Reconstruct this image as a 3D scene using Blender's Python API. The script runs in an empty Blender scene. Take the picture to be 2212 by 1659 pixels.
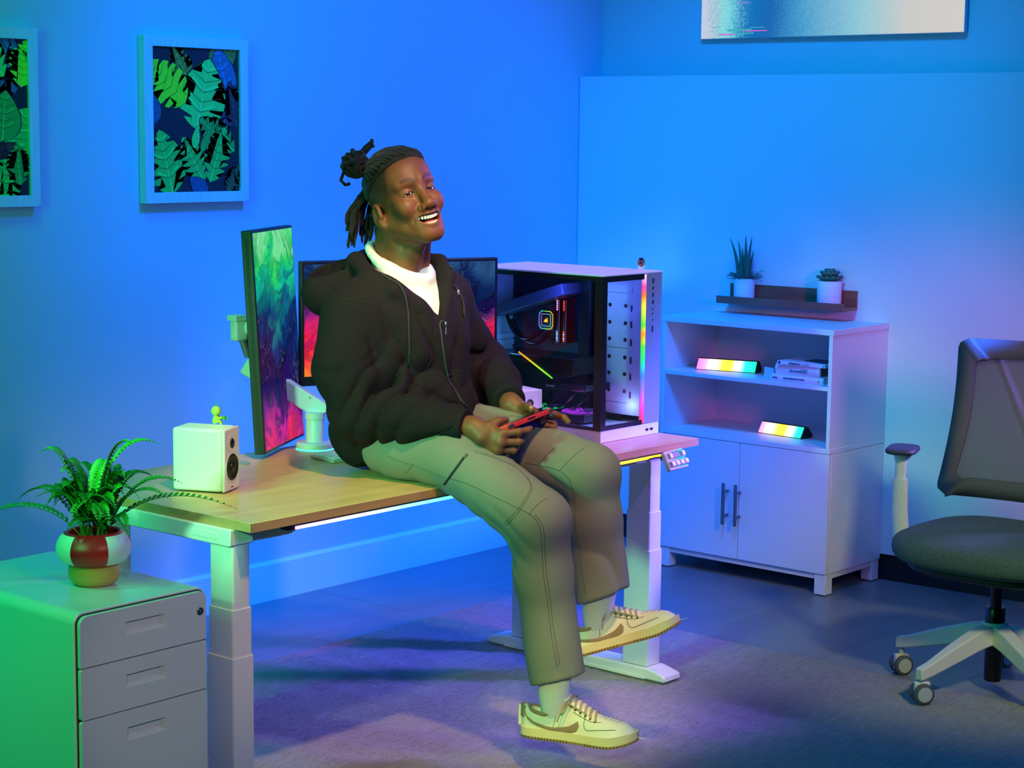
import bpy, bmesh, math, random
import numpy as np
from mathutils import Vector, Matrix
random.seed(7); rng = np.random.default_rng(7)
SC = bpy.context.scene
COL = SC.collection
PI = math.pi

# ------------------------------------------------------------------ camera
cam = bpy.data.cameras.new('camera'); camo = bpy.data.objects.new('camera', cam); COL.objects.link(camo)
cam.sensor_width = 36.0; cam.lens = 4187.55 / 2212 * 36.0; cam.clip_start = 0.05; cam.clip_end = 60
yaw, pitch, roll = 0.710592, 0.129714, -0.0112871
_f = Vector((math.cos(yaw), math.sin(yaw), 0)); _r = Vector((math.sin(yaw), -math.cos(yaw), 0)); _u = Vector((0, 0, 1))
_f2 = _f * math.cos(pitch) - _u * math.sin(pitch); _u2 = _u * math.cos(pitch) + _f * math.sin(pitch)
_r3 = _r * math.cos(roll) - _u2 * math.sin(roll); _u3 = _u2 * math.cos(roll) + _r * math.sin(roll)
camo.matrix_world = Matrix(((_r3.x, _u3.x, -_f2.x, 0), (_r3.y, _u3.y, -_f2.y, 0), (_r3.z, _u3.z, -_f2.z, 1.63), (0, 0, 0, 1)))
SC.camera = camo
# ------------------------------------------------------------------ world and lights
SC.view_settings.view_transform = 'Standard'; SC.view_settings.look = 'None'
SC.view_settings.exposure = 0.0; SC.view_settings.gamma = 1.0; SC.view_settings.use_curve_mapping = False
w = bpy.data.worlds.new('world'); SC.world = w; w.use_nodes = True
w.node_tree.nodes['Background'].inputs[0].default_value = (0.05, 0.10, 1.0, 1)
w.node_tree.nodes['Background'].inputs[1].default_value = 0.018

def light(name, kind, loc, target, col, power, size=0.5, sizey=None, angle=60, blend=0.6):
    l = bpy.data.lights.new(name, kind); o = bpy.data.objects.new(name, l); COL.objects.link(o)
    l.color = col; l.energy = power
    if kind == 'AREA':
        l.size = size
        if sizey: l.shape = 'RECTANGLE'; l.size_y = sizey
    elif kind == 'SPOT':
        l.shadow_soft_size = size; l.spot_size = math.radians(angle); l.spot_blend = blend
    else: l.shadow_soft_size = size
    o.location = loc
    o.rotation_euler = (Vector(target) - Vector(loc)).to_track_quat('-Z', 'Y').to_euler()
    return o
LIGHTS = [
 ('green_studio_lamp', 'AREA', (0.7, 3.3, 1.9), (3.2, 3.6, 0.9), (0.000, 1.000, 0.185), 27.0, 0.5, 1.0),
 ('blue_front_fill', 'AREA', (4.2, 0.2, 2.3), (4.3, 3.3, 0.8), (0.000, 0.038, 1.000), 26.0, 0.8, 0.8),  # blue fill light added from the front, not a known lamp
 ('warm_desk_spot', 'SPOT', (2.3, 1.5, 4.1), (3.52, 3.3, 0.8), (1.000, 0.625, 0.156), 480.0, 0.1, None, 21, 0.5),
 ('front_fill_spot', 'SPOT', (5.2, 0.9, 3.9), (4.25, 3.45, 0.85), (0.850, 1.000, 0.250), 150.0, 0.15, None, 28, 0.6),
 ('drawer_spot', 'SPOT', (2.15, 0.7, 2.0), (2.66, 3.3, 0.42), (1.000, 0.909, 0.591), 99.0, 0.15, None, 15, 0.7),  # added fill, brightens the filing cabinet front
 ('pink_overhead_spot', 'SPOT', (4.7, 2.9, 4.1), (4.45, 3.65, 0.8), (0.810, 0.095, 1.000), 210.0, 0.12, None, 26, 0.7),  # added overhead fill for the right end of the desk
 ('blue_wall_spot', 'SPOT', (4.1, 2.6, 3.7), (4.95, 4.94, 1.25), (0.000, 0.094, 1.000), 930.0, 0.3, None, 62, 0.9),
 ('blue_board_spot', 'SPOT', (3.6, 2.8, 3.9), (6.2, 4.0, 1.4), (0.000, 0.278, 1.000), 540.0, 0.3, None, 42, 0.9),
 ('green_wall_spot', 'SPOT', (2.5, 3.6, 3.8), (3.5, 4.94, 1.5), (0.000, 1.000, 0.400), 75.0, 0.3, None, 60, 0.9),
 ('face_spot', 'SPOT', (3.05, 1.45, 3.9), (3.66, 3.47, 1.36), (1.000, 0.808, 0.500), 234.0, 0.1, None, 11, 0.7),
 ('mint_side_spot', 'SPOT', (0.9, 2.9, 1.6), (3.3, 3.5, 0.95), (0.250, 1.000, 0.429), 280.0, 0.1, None, 26, 0.6),
 ('lilac_floor_spot', 'SPOT', (5.95, 1.9, 1.5), (4.0, 3.75, 0.0), (0.316, 0.168, 1.000), 570.0, 0.12, None, 34, 0.8),  # added low fill, puts lilac light on the rug
 ('chair_spot', 'SPOT', (3.4, 0.5, 2.6), (5.15, 2.55, 0.45), (1.000, 0.929, 0.357), 224.0, 0.15, None, 26, 0.7),  # added fill so the chair is not too dark
 ('shoe_spot', 'SPOT', (1.6, 1.3, 1.3), (3.8, 3.0, 0.2), (0.833, 1.000, 0.333), 180.0, 0.12, None, 13, 0.7),  # added fill aimed at the shoes alone
 ('blue_skirting_spot', 'SPOT', (5.4, 2.6, 1.2), (4.6, 4.85, 0.1), (0.000, 0.091, 1.000), 330.0, 0.15, None, 62, 0.8),  # added blue fill for the skirting and the floor beside it
 ('lilac_cabinet_spot', 'SPOT', (4.1, 0.9, 1.5), (6.2, 3.35, 0.72), (1.000, 0.200, 0.867), 150.0, 0.2, None, 24, 0.8),  # added fill, tints the cabinet and lower board lilac
 ('violet_rim_spot', 'SPOT', (5.9, 2.9, 2.3), (3.7, 3.5, 1.3), (0.333, 0.100, 1.000), 150.0, 0.12, None, 16, 0.7),
 ('face_front_spot', 'SPOT', (2.3, 1.1, 2.9), (3.65, 3.45, 1.38), (1.000, 0.739, 0.370), 207.0, 0.1, None, 10, 0.7),  # added front fill, lifts the shade under brows and nose
 ('green_top_spot', 'SPOT', (1.1, 4.0, 3.3), (2.8, 3.66, 0.65), (0.000, 1.000, 0.353), 153.0, 0.15, None, 26, 0.8),  # added green fill over the filing cabinet top and left desk end
 ('high_key_spot', 'SPOT', (1.1, 0.9, 4.0), (3.75, 3.3, 0.95), (0.500, 0.333, 1.000), 90.0, 0.12, None, 30, 0.6),
]
for L in LIGHTS: light(*L)

# ------------------------------------------------------------------ helpers
def lin(c):
    c = c / 255.0
    return c / 12.92 if c <= 0.04045 else ((c + 0.055) / 1.055) ** 2.4
def rgb(r, g, b): return (lin(r), lin(g), lin(b), 1.0)

MATS = {}
def M(name, c, rough=0.5, metal=0.0, spec=0.5, emit=None, estr=1.0, var=None, bump=None, attr=None, sheen=0.0, coat=0.0, alpha=1.0):
    if name in MATS: return MATS[name]
    m = bpy.data.materials.new(name); m.use_nodes = True; nt = m.node_tree; N = nt.nodes; Lk = nt.links
    b = N['Principled BSDF']
    col = rgb(*c)
    b.inputs['Base Color'].default_value = col; b.inputs['Roughness'].default_value = rough
    b.inputs['Metallic'].default_value = metal; b.inputs['Specular IOR Level'].default_value = spec
    if sheen: b.inputs['Sheen Weight'].default_value = sheen
    if coat: b.inputs['Coat Weight'].default_value = coat; b.inputs['Coat Roughness'].default_value = 0.12
    if emit:
        b.inputs['Emission Color'].default_value = rgb(*emit); b.inputs['Emission Strength'].default_value = estr
    tc = None
    def coords(scale):
        nonlocal tc
        if tc is None: tc = N.new('ShaderNodeTexCoord')
        mp = N.new('ShaderNodeMapping'); Lk.new(tc.outputs['Object'], mp.inputs[0])
        mp.inputs['Scale'].default_value = scale if isinstance(scale, tuple) else (scale,) * 3
        return mp.outputs[0]
    if attr:
        a = N.new('ShaderNodeAttribute'); a.attribute_name = attr
        Lk.new(a.outputs['Color'], b.inputs['Base Color'])
    if var:
        sc_, amt = var
        n = N.new('ShaderNodeTexNoise'); n.inputs['Scale'].default_value = 1.0; n.inputs['Detail'].default_value = 4
        Lk.new(coords(sc_), n.inputs['Vector'])
        mr = N.new('ShaderNodeMapRange'); mr.inputs[1].default_value = 0.3; mr.inputs[2].default_value = 0.7
        mr.inputs[3].default_value = 1 - amt; mr.inputs[4].default_value = 1 + amt
        Lk.new(n.outputs[0], mr.inputs[0])
        mx = N.new('ShaderNodeMix'); mx.data_type = 'RGBA'; mx.blend_type = 'MULTIPLY'; mx.inputs['Factor'].default_value = 1
        if attr: Lk.new(a.outputs['Color'], mx.inputs['A'])
        else: mx.inputs['A'].default_value = col
        Lk.new(mr.outputs[0], mx.inputs['B']); Lk.new(mx.outputs['Result'], b.inputs['Base Color'])
    if bump:
        sc_, st = bump[:2]
        n2 = N.new('ShaderNodeTexNoise'); n2.inputs['Scale'].default_value = 1.0; n2.inputs['Detail'].default_value = 3
        Lk.new(coords(sc_), n2.inputs['Vector'])
        bp = N.new('ShaderNodeBump'); bp.inputs['Strength'].default_value = st; bp.inputs['Distance'].default_value = bump[2] if len(bump) > 2 else 0.002
        Lk.new(n2.outputs[0], bp.inputs['Height']); Lk.new(bp.outputs[0], b.inputs['Normal'])
    MATS[name] = m
    return m

def emat(name, c, s=1.0):
    if name in MATS: return MATS[name]
    m = bpy.data.materials.new(name); m.use_nodes = True; nt = m.node_tree
    nt.nodes.remove(nt.nodes['Principled BSDF']); e = nt.nodes.new('ShaderNodeEmission')
    e.inputs[0].default_value = rgb(*c); e.inputs[1].default_value = s
    nt.links.new(e.outputs[0], nt.nodes['Material Output'].inputs[0]); MATS[name] = m
    return m

def ramp_emat(name, axis, lo, hi, stops, s=1.0):
    """emission whose colour runs along one object axis (LED bars)"""
    m = bpy.data.materials.new(name); m.use_nodes = True; nt = m.node_tree; N = nt.nodes
    N.remove(N['Principled BSDF']); e = N.new('ShaderNodeEmission'); e.inputs[1].default_value = s
    tc = N.new('ShaderNodeTexCoord'); sx = N.new('ShaderNodeSeparateXYZ'); mr = N.new('ShaderNodeMapRange')
    mr.inputs[1].default_value = lo; mr.inputs[2].default_value = hi
    rp = N.new('ShaderNodeValToRGB'); els = rp.color_ramp.elements
    while len(els) < len(stops): els.new(0.5)
    for el, (p, c) in zip(els, stops): el.position = p; el.color = rgb(*c)
    nt.links.new(tc.outputs['Object'], sx.inputs[0]); nt.links.new(sx.outputs[axis], mr.inputs[0])
    nt.links.new(mr.outputs[0], rp.inputs[0]); nt.links.new(rp.outputs[0], e.inputs[0])
    nt.links.new(e.outputs[0], N['Material Output'].inputs[0]); MATS[name] = m
    return m

ROOT = {}
def thing(name, label, cat, loc=(0, 0, 0), rotz=0.0, group=None, rot=None):
    o = bpy.data.objects.new(name, None); COL.objects.link(o); o.empty_display_size = 0.05
    o.location = loc; o.rotation_euler = rot if rot else (0, 0, rotz)
    o['label'] = label; o['category'] = cat
    if group: o['group'] = group
    R = (rot_m(rot) if rot else Matrix.Rotation(rotz, 4, 'Z'))
    ROOT[o] = Matrix.Translation(loc) @ R
    return o
def rot_m(e):
    from mathutils import Euler
    return Euler(e).to_matrix().to_4x4()
def root_of(o):
    while o.parent: o = o.parent
    return o
def tag(o, label, cat, group=None):
    o['label'] = label; o['category'] = cat
    if group: o['group'] = group
    return o

def obj(name, bm, mat, parent=None, world=False, bevel=0, seg=2, smooth=False, label=None, kind=None, mesh=None):
    me = mesh
    if me is None:
        me = bpy.data.meshes.new(name)
        if parent is not None and world:
            r = root_of(parent); 
            if r in ROOT: bm.transform(ROOT[r].inverted())
        bmesh.ops.recalc_face_normals(bm, faces=bm.faces[:])
        bm.to_mesh(me); bm.free()
        me.materials.append(mat) if not isinstance(mat, (list, tuple)) else [me.materials.append(x) for x in mat]
        if smooth:
            me.polygons.foreach_set('use_smooth', [True] * len(me.polygons))
            if smooth != 'all': me.set_sharp_from_angle(angle=math.radians(smooth if smooth is not True else 40))
    o = bpy.data.objects.new(name, me); COL.objects.link(o)
    if parent is not None: o.parent = parent
    if bevel:
        md = o.modifiers.new('bevel', 'BEVEL'); md.width = bevel; md.segments = seg; md.limit_method = 'ANGLE'; md.angle_limit = math.radians(50)
        if not smooth:
            me.polygons.foreach_set('use_smooth', [True] * len(me.polygons)); me.set_sharp_from_angle(angle=math.radians(30)); md.harden_normals = False
    if label: o['label'] = label
    if kind: o['kind'] = kind
    return o
def B(): return bmesh.new()
def box(bm, x0, x1, y0, y1, z0, z1, m=None):
    co = [(x0, y0, z0), (x1, y0, z0), (x1, y1, z0), (x0, y1, z0), (x0, y0, z1), (x1, y0, z1), (x1, y1, z1), (x0, y1, z1)]
    vs = [bm.verts.new(Vector(c) if m is None else m @ Vector(c)) for c in co]
    for f in ((0, 3, 2, 1), (4, 5, 6, 7), (0, 1, 5, 4), (1, 2, 6, 5), (2, 3, 7, 6), (3, 0, 4, 7)): bm.faces.new([vs[i] for i in f])
    return bm
def bx(*a, **k): return box(B(), *a, **k)
def cbox(bm, c, s, m=None):
    return box(bm, c[0] - s[0] / 2, c[0] + s[0] / 2, c[1] - s[1] / 2, c[1] + s[1] / 2, c[2] - s[2] / 2, c[2] + s[2] / 2, m)
def frame_of(d):
    d = Vector(d).normalized(); a = Vector((0, 0, 1)) if abs(d.z) < 0.9 else Vector((1, 0, 0))
    u = d.cross(a).normalized(); v = d.cross(u).normalized()
    return d, u, v
def tube(bm, pts, r, n=10, cap=True, flat=1.0):
    pts = [Vector(p) for p in pts]; rs = r if hasattr(r, '__len__') else [r] * len(pts)
    rings = []; u = None
    for i, p in enumerate(pts):
        d = (pts[min(i + 1, len(pts) - 1)] - pts[max(i - 1, 0)])
        if d.length < 1e-9: d = Vector((0, 0, 1))
        d.normalize()
        if u is None: _, u, v = frame_of(d)
        else:
            u = (u - d * u.dot(d)); u = u.normalized() if u.length > 1e-6 else frame_of(d)[1]
            v = d.cross(u)
        rings.append([bm.verts.new(p + (u * math.cos(2 * PI * k / n) + v * math.sin(2 * PI * k / n) * flat) * rs[i]) for k in range(n)])
    for a, b in zip(rings, rings[1:]):
        for k in range(n): bm.faces.new((a[k], a[(k + 1) % n], b[(k + 1) % n], b[k]))
    if cap:
        bm.faces.new(rings[0][::-1]); bm.faces.new(rings[-1])
    return bm
def cyl(bm, a, b, r, r2=None, n=24): return tube(bm, [a, b], [r, r if r2 is None else r2], n)
def lathe(bm, prof, c=(0, 0, 0), n=32, m=None):
    rings = []
    for (r, z) in prof:
        ring = []
        for k in range(n):
            p = Vector((c[0] + r * math.cos(2 * PI * k / n), c[1] + r * math.sin(2 * PI * k / n), c[2] + z))
            ring.append(bm.verts.new(p if m is None else m @ p))
        rings.append(ring)
    for a, b in zip(rings, rings[1:]):
        for k in range(n): bm.faces.new((a[k], a[(k + 1) % n], b[(k + 1) % n], b[k]))
    if prof[0][0] > 1e-5: bm.faces.new(rings[0][::-1])
    if prof[-1][0] > 1e-5: bm.faces.new(rings[-1])
    bmesh.ops.remove_doubles(bm, verts=bm.verts[:], dist=1e-6)
    return bm
def prism(bm, poly, h0, h1, m=None):
    """extrude a 2D polygon (x, y) from z=h0 to z=h1, through matrix m"""
    f = lambda p, z: (m @ Vector((p[0], p[1], z))) if m is not None else Vector((p[0], p[1], z))
    a = [bm.verts.new(f(p, h0)) for p in poly]; b = [bm.verts.new(f(p, h1)) for p in poly]
    n = len(poly)
    bm.faces.new(a[::-1]); bm.faces.new(b)
    for i in range(n): bm.faces.new((a[i], a[(i + 1) % n], b[(i + 1) % n], b[i]))
    return bm
def rrect(x0, x1, y0, y1, r, n=6, corners=(1, 1, 1, 1)):
    out = []
    for ci, (cx, cy, a0) in enumerate(((x1 - r, y1 - r, 0), (x0 + r, y1 - r, PI / 2), (x0 + r, y0 + r, PI), (x1 - r, y0 + r, 1.5 * PI))):
        if corners[ci]:
            for k in range(n + 1):
                a = a0 + PI / 2 * k / n; out.append((cx + r * math.cos(a), cy + r * math.sin(a)))
        else: out.append((cx + r * (1 if ci in (0, 3) else -1), cy + r * (1 if ci in (0, 1) else -1)))
    return out
def sphere(bm, c, r, n=16, m=None):
    r = r if hasattr(r, '__len__') else (r, r, r)
    T = Matrix.Translation(c) @ (m if m is not None else Matrix()) @ Matrix.Diagonal((r[0], r[1], r[2], 1))
    bmesh.ops.create_uvsphere(bm, u_segments=n, v_segments=max(6, n // 2), radius=1, matrix=T)
    return bm
def bez(p0, p1, p2, n=12):
    p0, p1, p2 = Vector(p0), Vector(p1), Vector(p2)
    return [p0 * (1 - t) ** 2 + p1 * 2 * t * (1 - t) + p2 * t * t for t in [i / n for i in range(n + 1)]]
def axes(o, x, y, z):
    """matrix whose columns are x, y, z at origin o"""
    x, y, z = Vector(x).normalized(), Vector(y).normalized(), Vector(z).normalized()
    return Matrix(((x.x, y.x, z.x, o[0]), (x.y, y.y, z.y, o[1]), (x.z, y.z, z.z, o[2]), (0, 0, 0, 1)))
def text(name, body, size, m, mat, parent, align='LEFT', extrude=0.0003, sx=1.0, bold=0.0):
    cu = bpy.data.curves.new(name, 'FONT'); cu.body = body; cu.size = size; cu.align_x = align; cu.extrude = extrude; cu.offset = bold; cu.resolution_u = 3
    t = bpy.data.objects.new('tmp', cu); me = bpy.data.meshes.new_from_object(t); bpy.data.objects.remove(t)
    me.transform(m @ Matrix.Diagonal((sx, 1, 1, 1)))
    if parent is not None:
        r = root_of(parent)
        if r in ROOT: me.transform(ROOT[r].inverted())
    me.materials.clear(); me.materials.append(mat); me.name = name
    o = bpy.data.objects.new(name, me); COL.objects.link(o)
    if parent is not None: o.parent = parent
    return o
def copy_tree(o, parent=None):
    c = o.copy(); COL.objects.link(c)
    if parent is not None: c.parent = parent
    for ch in list(o.children): copy_tree(ch, c)
    return c
def struct(name, bm, mat, **k):
    o = obj(name, bm, mat, **k); o['kind'] = 'structure'; return o

# ------------------------------------------------------------------ structure
WY = 4.944
m_wall = M('painted_wall', (205, 206, 210), 0.62, var=(1.2, 0.02), bump=((90, 90, 90), 0.06, 0.001))
m_base = M('white_skirting', (228, 229, 232), 0.45)
m_floorgrout = M('floor_grout', (70, 74, 82), 0.7)
struct('floor', bx(-0.8, 6.4, -0.6, 5.05, -0.06, -0.0035), m_floorgrout)
flr = bpy.data.objects['floor']
m_tile = M('vinyl_tile', (118, 122, 130), 0.36, spec=0.5, var=((2.5, 9, 2), 0.09), bump=((6, 22, 6), 0.05, 0.001))
tile_me = None; TW, TH = 0.91, 0.455
for i in range(-1, 8):
    for j in range(-2, 11):
        x = i * TW + 0.12 + (0.455 if j % 2 else 0); y = 4.942 - (j + 1) * TH
        if x > 6.2 or x < -0.7 or y < -0.5 or y + TH > 4.95: continue
        if tile_me is None:
            o = obj('tile', bx(0.0008, TW - 0.0008, 0.0008, TH - 0.0008, -0.0035, 0), m_tile, flr); tile_me = o.data
        else:
            o = obj('tile', None, None, flr, mesh=tile_me)
        o.location = (x, y, 0)
        if x + TW > 6.29: o.scale.x = (6.29 - x) / TW
struct('wall_left', bx(-0.8, 6.4, WY, WY + 0.1, 0, 4.3), m_wall)
bm = B(); prism(bm, [(6.29, 4.944), (6.335, -0.6), (6.45, -0.6), (6.45, 4.944)], 0, 4.3)
struct('wall_right', bm, m_wall)
struct('ceiling', bx(-0.8, 6.45, -0.6, 5.05, 4.3, 4.36), M('white_ceiling', (225, 225, 225), 0.8))
bm = B(); prism(bm, [(WY - 0.014, 0), (WY, 0), (WY, 0.139), (WY - 0.005, 0.139), (WY - 0.014, 0.128)], -0.8, 6.29, Matrix(((0, 0, 1, 0), (1, 0, 0, 0), (0, 1, 0, 0), (0, 0, 0, 1))))
struct('baseboard_left', bm, m_base)
m_black = M('matt_black', (14, 15, 18), 0.6)
bm = B(); prism(bm, [(6.262, 4.93), (6.305, -0.6), (6.335, -0.6), (6.29, 4.93)], 0, 0.105)
struct('baseboard_right', bm, m_black)
# tall white board leaning along the right wall, standing on black feet
bd = thing('partition_board', 'tall white board standing along the right wall behind the cabinet and shelf', 'board', (6.2, 3.8, 0))
bm = B(); prism(bm, [(6.139, 4.940), (6.262, 2.70), (6.278, 2.70), (6.155, 4.940)], 0.098, 1.85)
obj('panel', bm, M('white_board', (212, 213, 216), 0.5, var=(1.5, 0.015)), bd, world=True)
bm = B(); prism(bm, [(6.150, 4.938), (6.270, 2.72), (6.276, 2.72), (6.156, 4.938)], 0.0, 0.098)
obj('base_rail', bm, m_black, bd, world=True)
# ------------------------------------------------------------------ wall screen
def screen_glitch():
    m = bpy.data.materials.new('glitch_picture'); m.use_nodes = True; nt = m.node_tree; N = nt.nodes; L = nt.links
    N.remove(N['Principled BSDF']); e = N.new('ShaderNodeEmission'); e.inputs[1].default_value = 0.95
    tc = N.new('ShaderNodeTexCoord'); sx = N.new('ShaderNodeSeparateXYZ'); L.new(tc.outputs['Object'], sx.inputs[0])
    def math_(op, a, b=None):
        n = N.new('ShaderNodeMath'); n.operation = op
        for i, v in enumerate((a, b)):
            if v is None: continue
            if isinstance(v, (int, float)): n.inputs[i].default_value = v
            else: L.new(v, n.inputs[i])
        return n.outputs[0]
    # u runs 0 at the left edge (y = +0.56) to 1 at the right edge
    u = math_('DIVIDE', math_('SUBTRACT', 0.562, sx.outputs[1]), 1.124)
    nz = N.new('ShaderNodeTexNoise'); nz.inputs['Scale'].default_value = 260; L.new(tc.outputs['Object'], nz.inputs['Vector'])
    nz2 = N.new('ShaderNodeTexNoise'); nz2.inputs['Scale'].default_value = 3; L.new(tc.outputs['Object'], nz2.inputs['Vector'])
    v = math_('ADD', u, math_('MULTIPLY', math_('SUBTRACT', nz.outputs[0], 0.5), 0.22))
    v = math_('ADD', v, math_('MULTIPLY', math_('SUBTRACT', nz2.outputs[0], 0.5), 0.12))
    rp = N.new('ShaderNodeValToRGB'); els = rp.color_ramp.elements
    st = [(0.0, (196, 208, 236)), (0.035, (214, 220, 226)), (0.046, (10, 100, 180)), (0.056, (160, 232, 232)), (0.10, (120, 218, 228)), (0.17, (20, 120, 196)), (0.28, (28, 104, 184)), (0.42, (70, 160, 210)), (0.62, (150, 206, 222)), (0.80, (208, 208, 206)), (1.0, (214, 210, 208))]
    while len(els) < len(st): els.new(0.5)
    for el, (p, c) in zip(els, st): el.position = p; el.color = rgb(*c)
    L.new(v, rp.inputs[0]); L.new(rp.outputs[0], e.inputs[0]); L.new(e.outputs[0], N['Material Output'].inputs[0])
    return m
ws = thing('wall_screen', 'bright screen with a glitchy blue and white picture high on the right wall', 'screen', (6.282, 3.882, 2.32))
obj('housing', bx(6.270, 6.292, 3.318, 4.446, 1.992, 2.66), M('screen_edge', (200, 205, 215), 0.4), ws, world=True)
obj('picture', bx(6.268, 6.2705, 3.320, 4.444, 1.994, 2.658), screen_glitch(), ws, world=True)
bm = B()
for (y0, y1, z0, z1) in ((4.36, 4.29, 2.005, 2.010), (4.24, 4.14, 2.017, 2.021), (4.28, 4.22, 2.125, 2.127)):
    obj('glitch_bar', bx(6.2668, 6.2682, y1, y0, z0, z1), emat('glitch_pink', (206, 110, 214), 0.9), ws, world=True)
for (y0, y1, z0, z1) in ((4.32, 4.21, 2.020, 2.027), (4.29, 4.20, 2.008, 2.013), (4.22, 4.15, 2.03, 2.033), (4.39, 4.36, 2.036, 2.038)):
    obj('glitch_bar', bx(6.2668, 6.2682, y1, y0, z0, z1), emat('glitch_teal', (70, 190, 206), 0.8), ws, world=True)

# ------------------------------------------------------------------ rug
def make_rug():
    x0, x1, y0, y1 = 2.86, 5.085, 0.9, 4.357
    nx, ny = 260, 400
    X, Y = np.meshgrid(np.linspace(x0, x1, nx), np.linspace(y0, y1, ny), indexing='ij')
    Z = 0.0080 + 0.0022 * np.sin(X * 46 + 1.2 * np.sin(Y * 7)) * np.sin(Y * 3 + X * 2) + 0.0012 * np.clip(rng.normal(size=X.shape), -2, 2)
    e = np.minimum.reduce([X - x0, x1 - X, Y - y0, y1 - Y]); Z = np.where(e < 0.006, 0.001, Z)
    jit = 0.006 * np.sin(Y * 19) * (np.abs(X - x1) < 1e-6) + 0.006 * rng.normal(size=X.shape) * (np.abs(X - x1) < 1e-6)
    V = np.stack([X + jit, Y + 0.004 * rng.normal(size=X.shape) * (np.abs(Y - y1) < 1e-6), Z], -1).reshape(-1, 3)
    idx = np.arange(nx * ny).reshape(nx, ny)
    F = np.stack([idx[:-1, :-1], idx[1:, :-1], idx[1:, 1:], idx[:-1, 1:]], -1).reshape(-1, 4)
    me = bpy.data.meshes.new('rug'); me.from_pydata(V.tolist(), [], F.tolist())
    me.polygons.foreach_set('use_smooth', [True] * len(me.polygons))
    m = M('wool_rug', (150, 151, 158), 0.95, spec=0.1, var=((26, 150, 60), 0.20), bump=((130, 520, 420), 1.0, 0.007), sheen=0.2)
    me.materials.append(m)
    o = bpy.data.objects.new('rug', me); COL.objects.link(o)
    return tag(o, 'large grey looped wool rug lying under the desk and shoes', 'rug')
make_rug()
# ------------------------------------------------------------------ desk
m_white = M('white_powder_coat', (228, 229, 232), 0.42)
m_maple = M('maple_top', (206, 168, 118), 0.42, var=((2.2, 26, 26), 0.10), bump=((3, 60, 60), 0.04, 0.001))
m_maple_edge = M('maple_edge', (196, 142, 98), 0.5, var=((3, 40, 60), 0.10))
DX0, DX1, DY0, DY1, DZ = 2.922, 4.687, 3.299, 4.047, 0.730
dk = thing('standing_desk', 'sit-stand desk with maple top and white telescopic legs under the seated person', 'desk', (3.8, 3.67, 0))
obj('desktop', bx(DX0, DX1, DY0, DY1, DZ - 0.022, DZ), m_maple, dk, world=True, bevel=0.0012, seg=1)
ed = B(); box(ed, DX0 - 0.0006, DX0 + 0.001, DY0 - 0.0006, DY1, DZ - 0.0215, DZ - 0.0006); box(ed, DX0 - 0.0006, DX1 + 0.0006, DY0 - 0.0008, DY0 + 0.001, DZ - 0.0215, DZ - 0.0006); box(ed, DX1 - 0.001, DX1 + 0.0006, DY0, DY1, DZ - 0.0215, DZ - 0.0006)
obj('edge_band', ed, m_maple_edge, dk, world=True)
def stage(bm, cx, cy, wx, wy, z0, z1):
    prism(bm, rrect(cx - wx / 2, cx + wx / 2, cy - wy / 2, cy + wy / 2, 0.006, 3), z0, z1)
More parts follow.
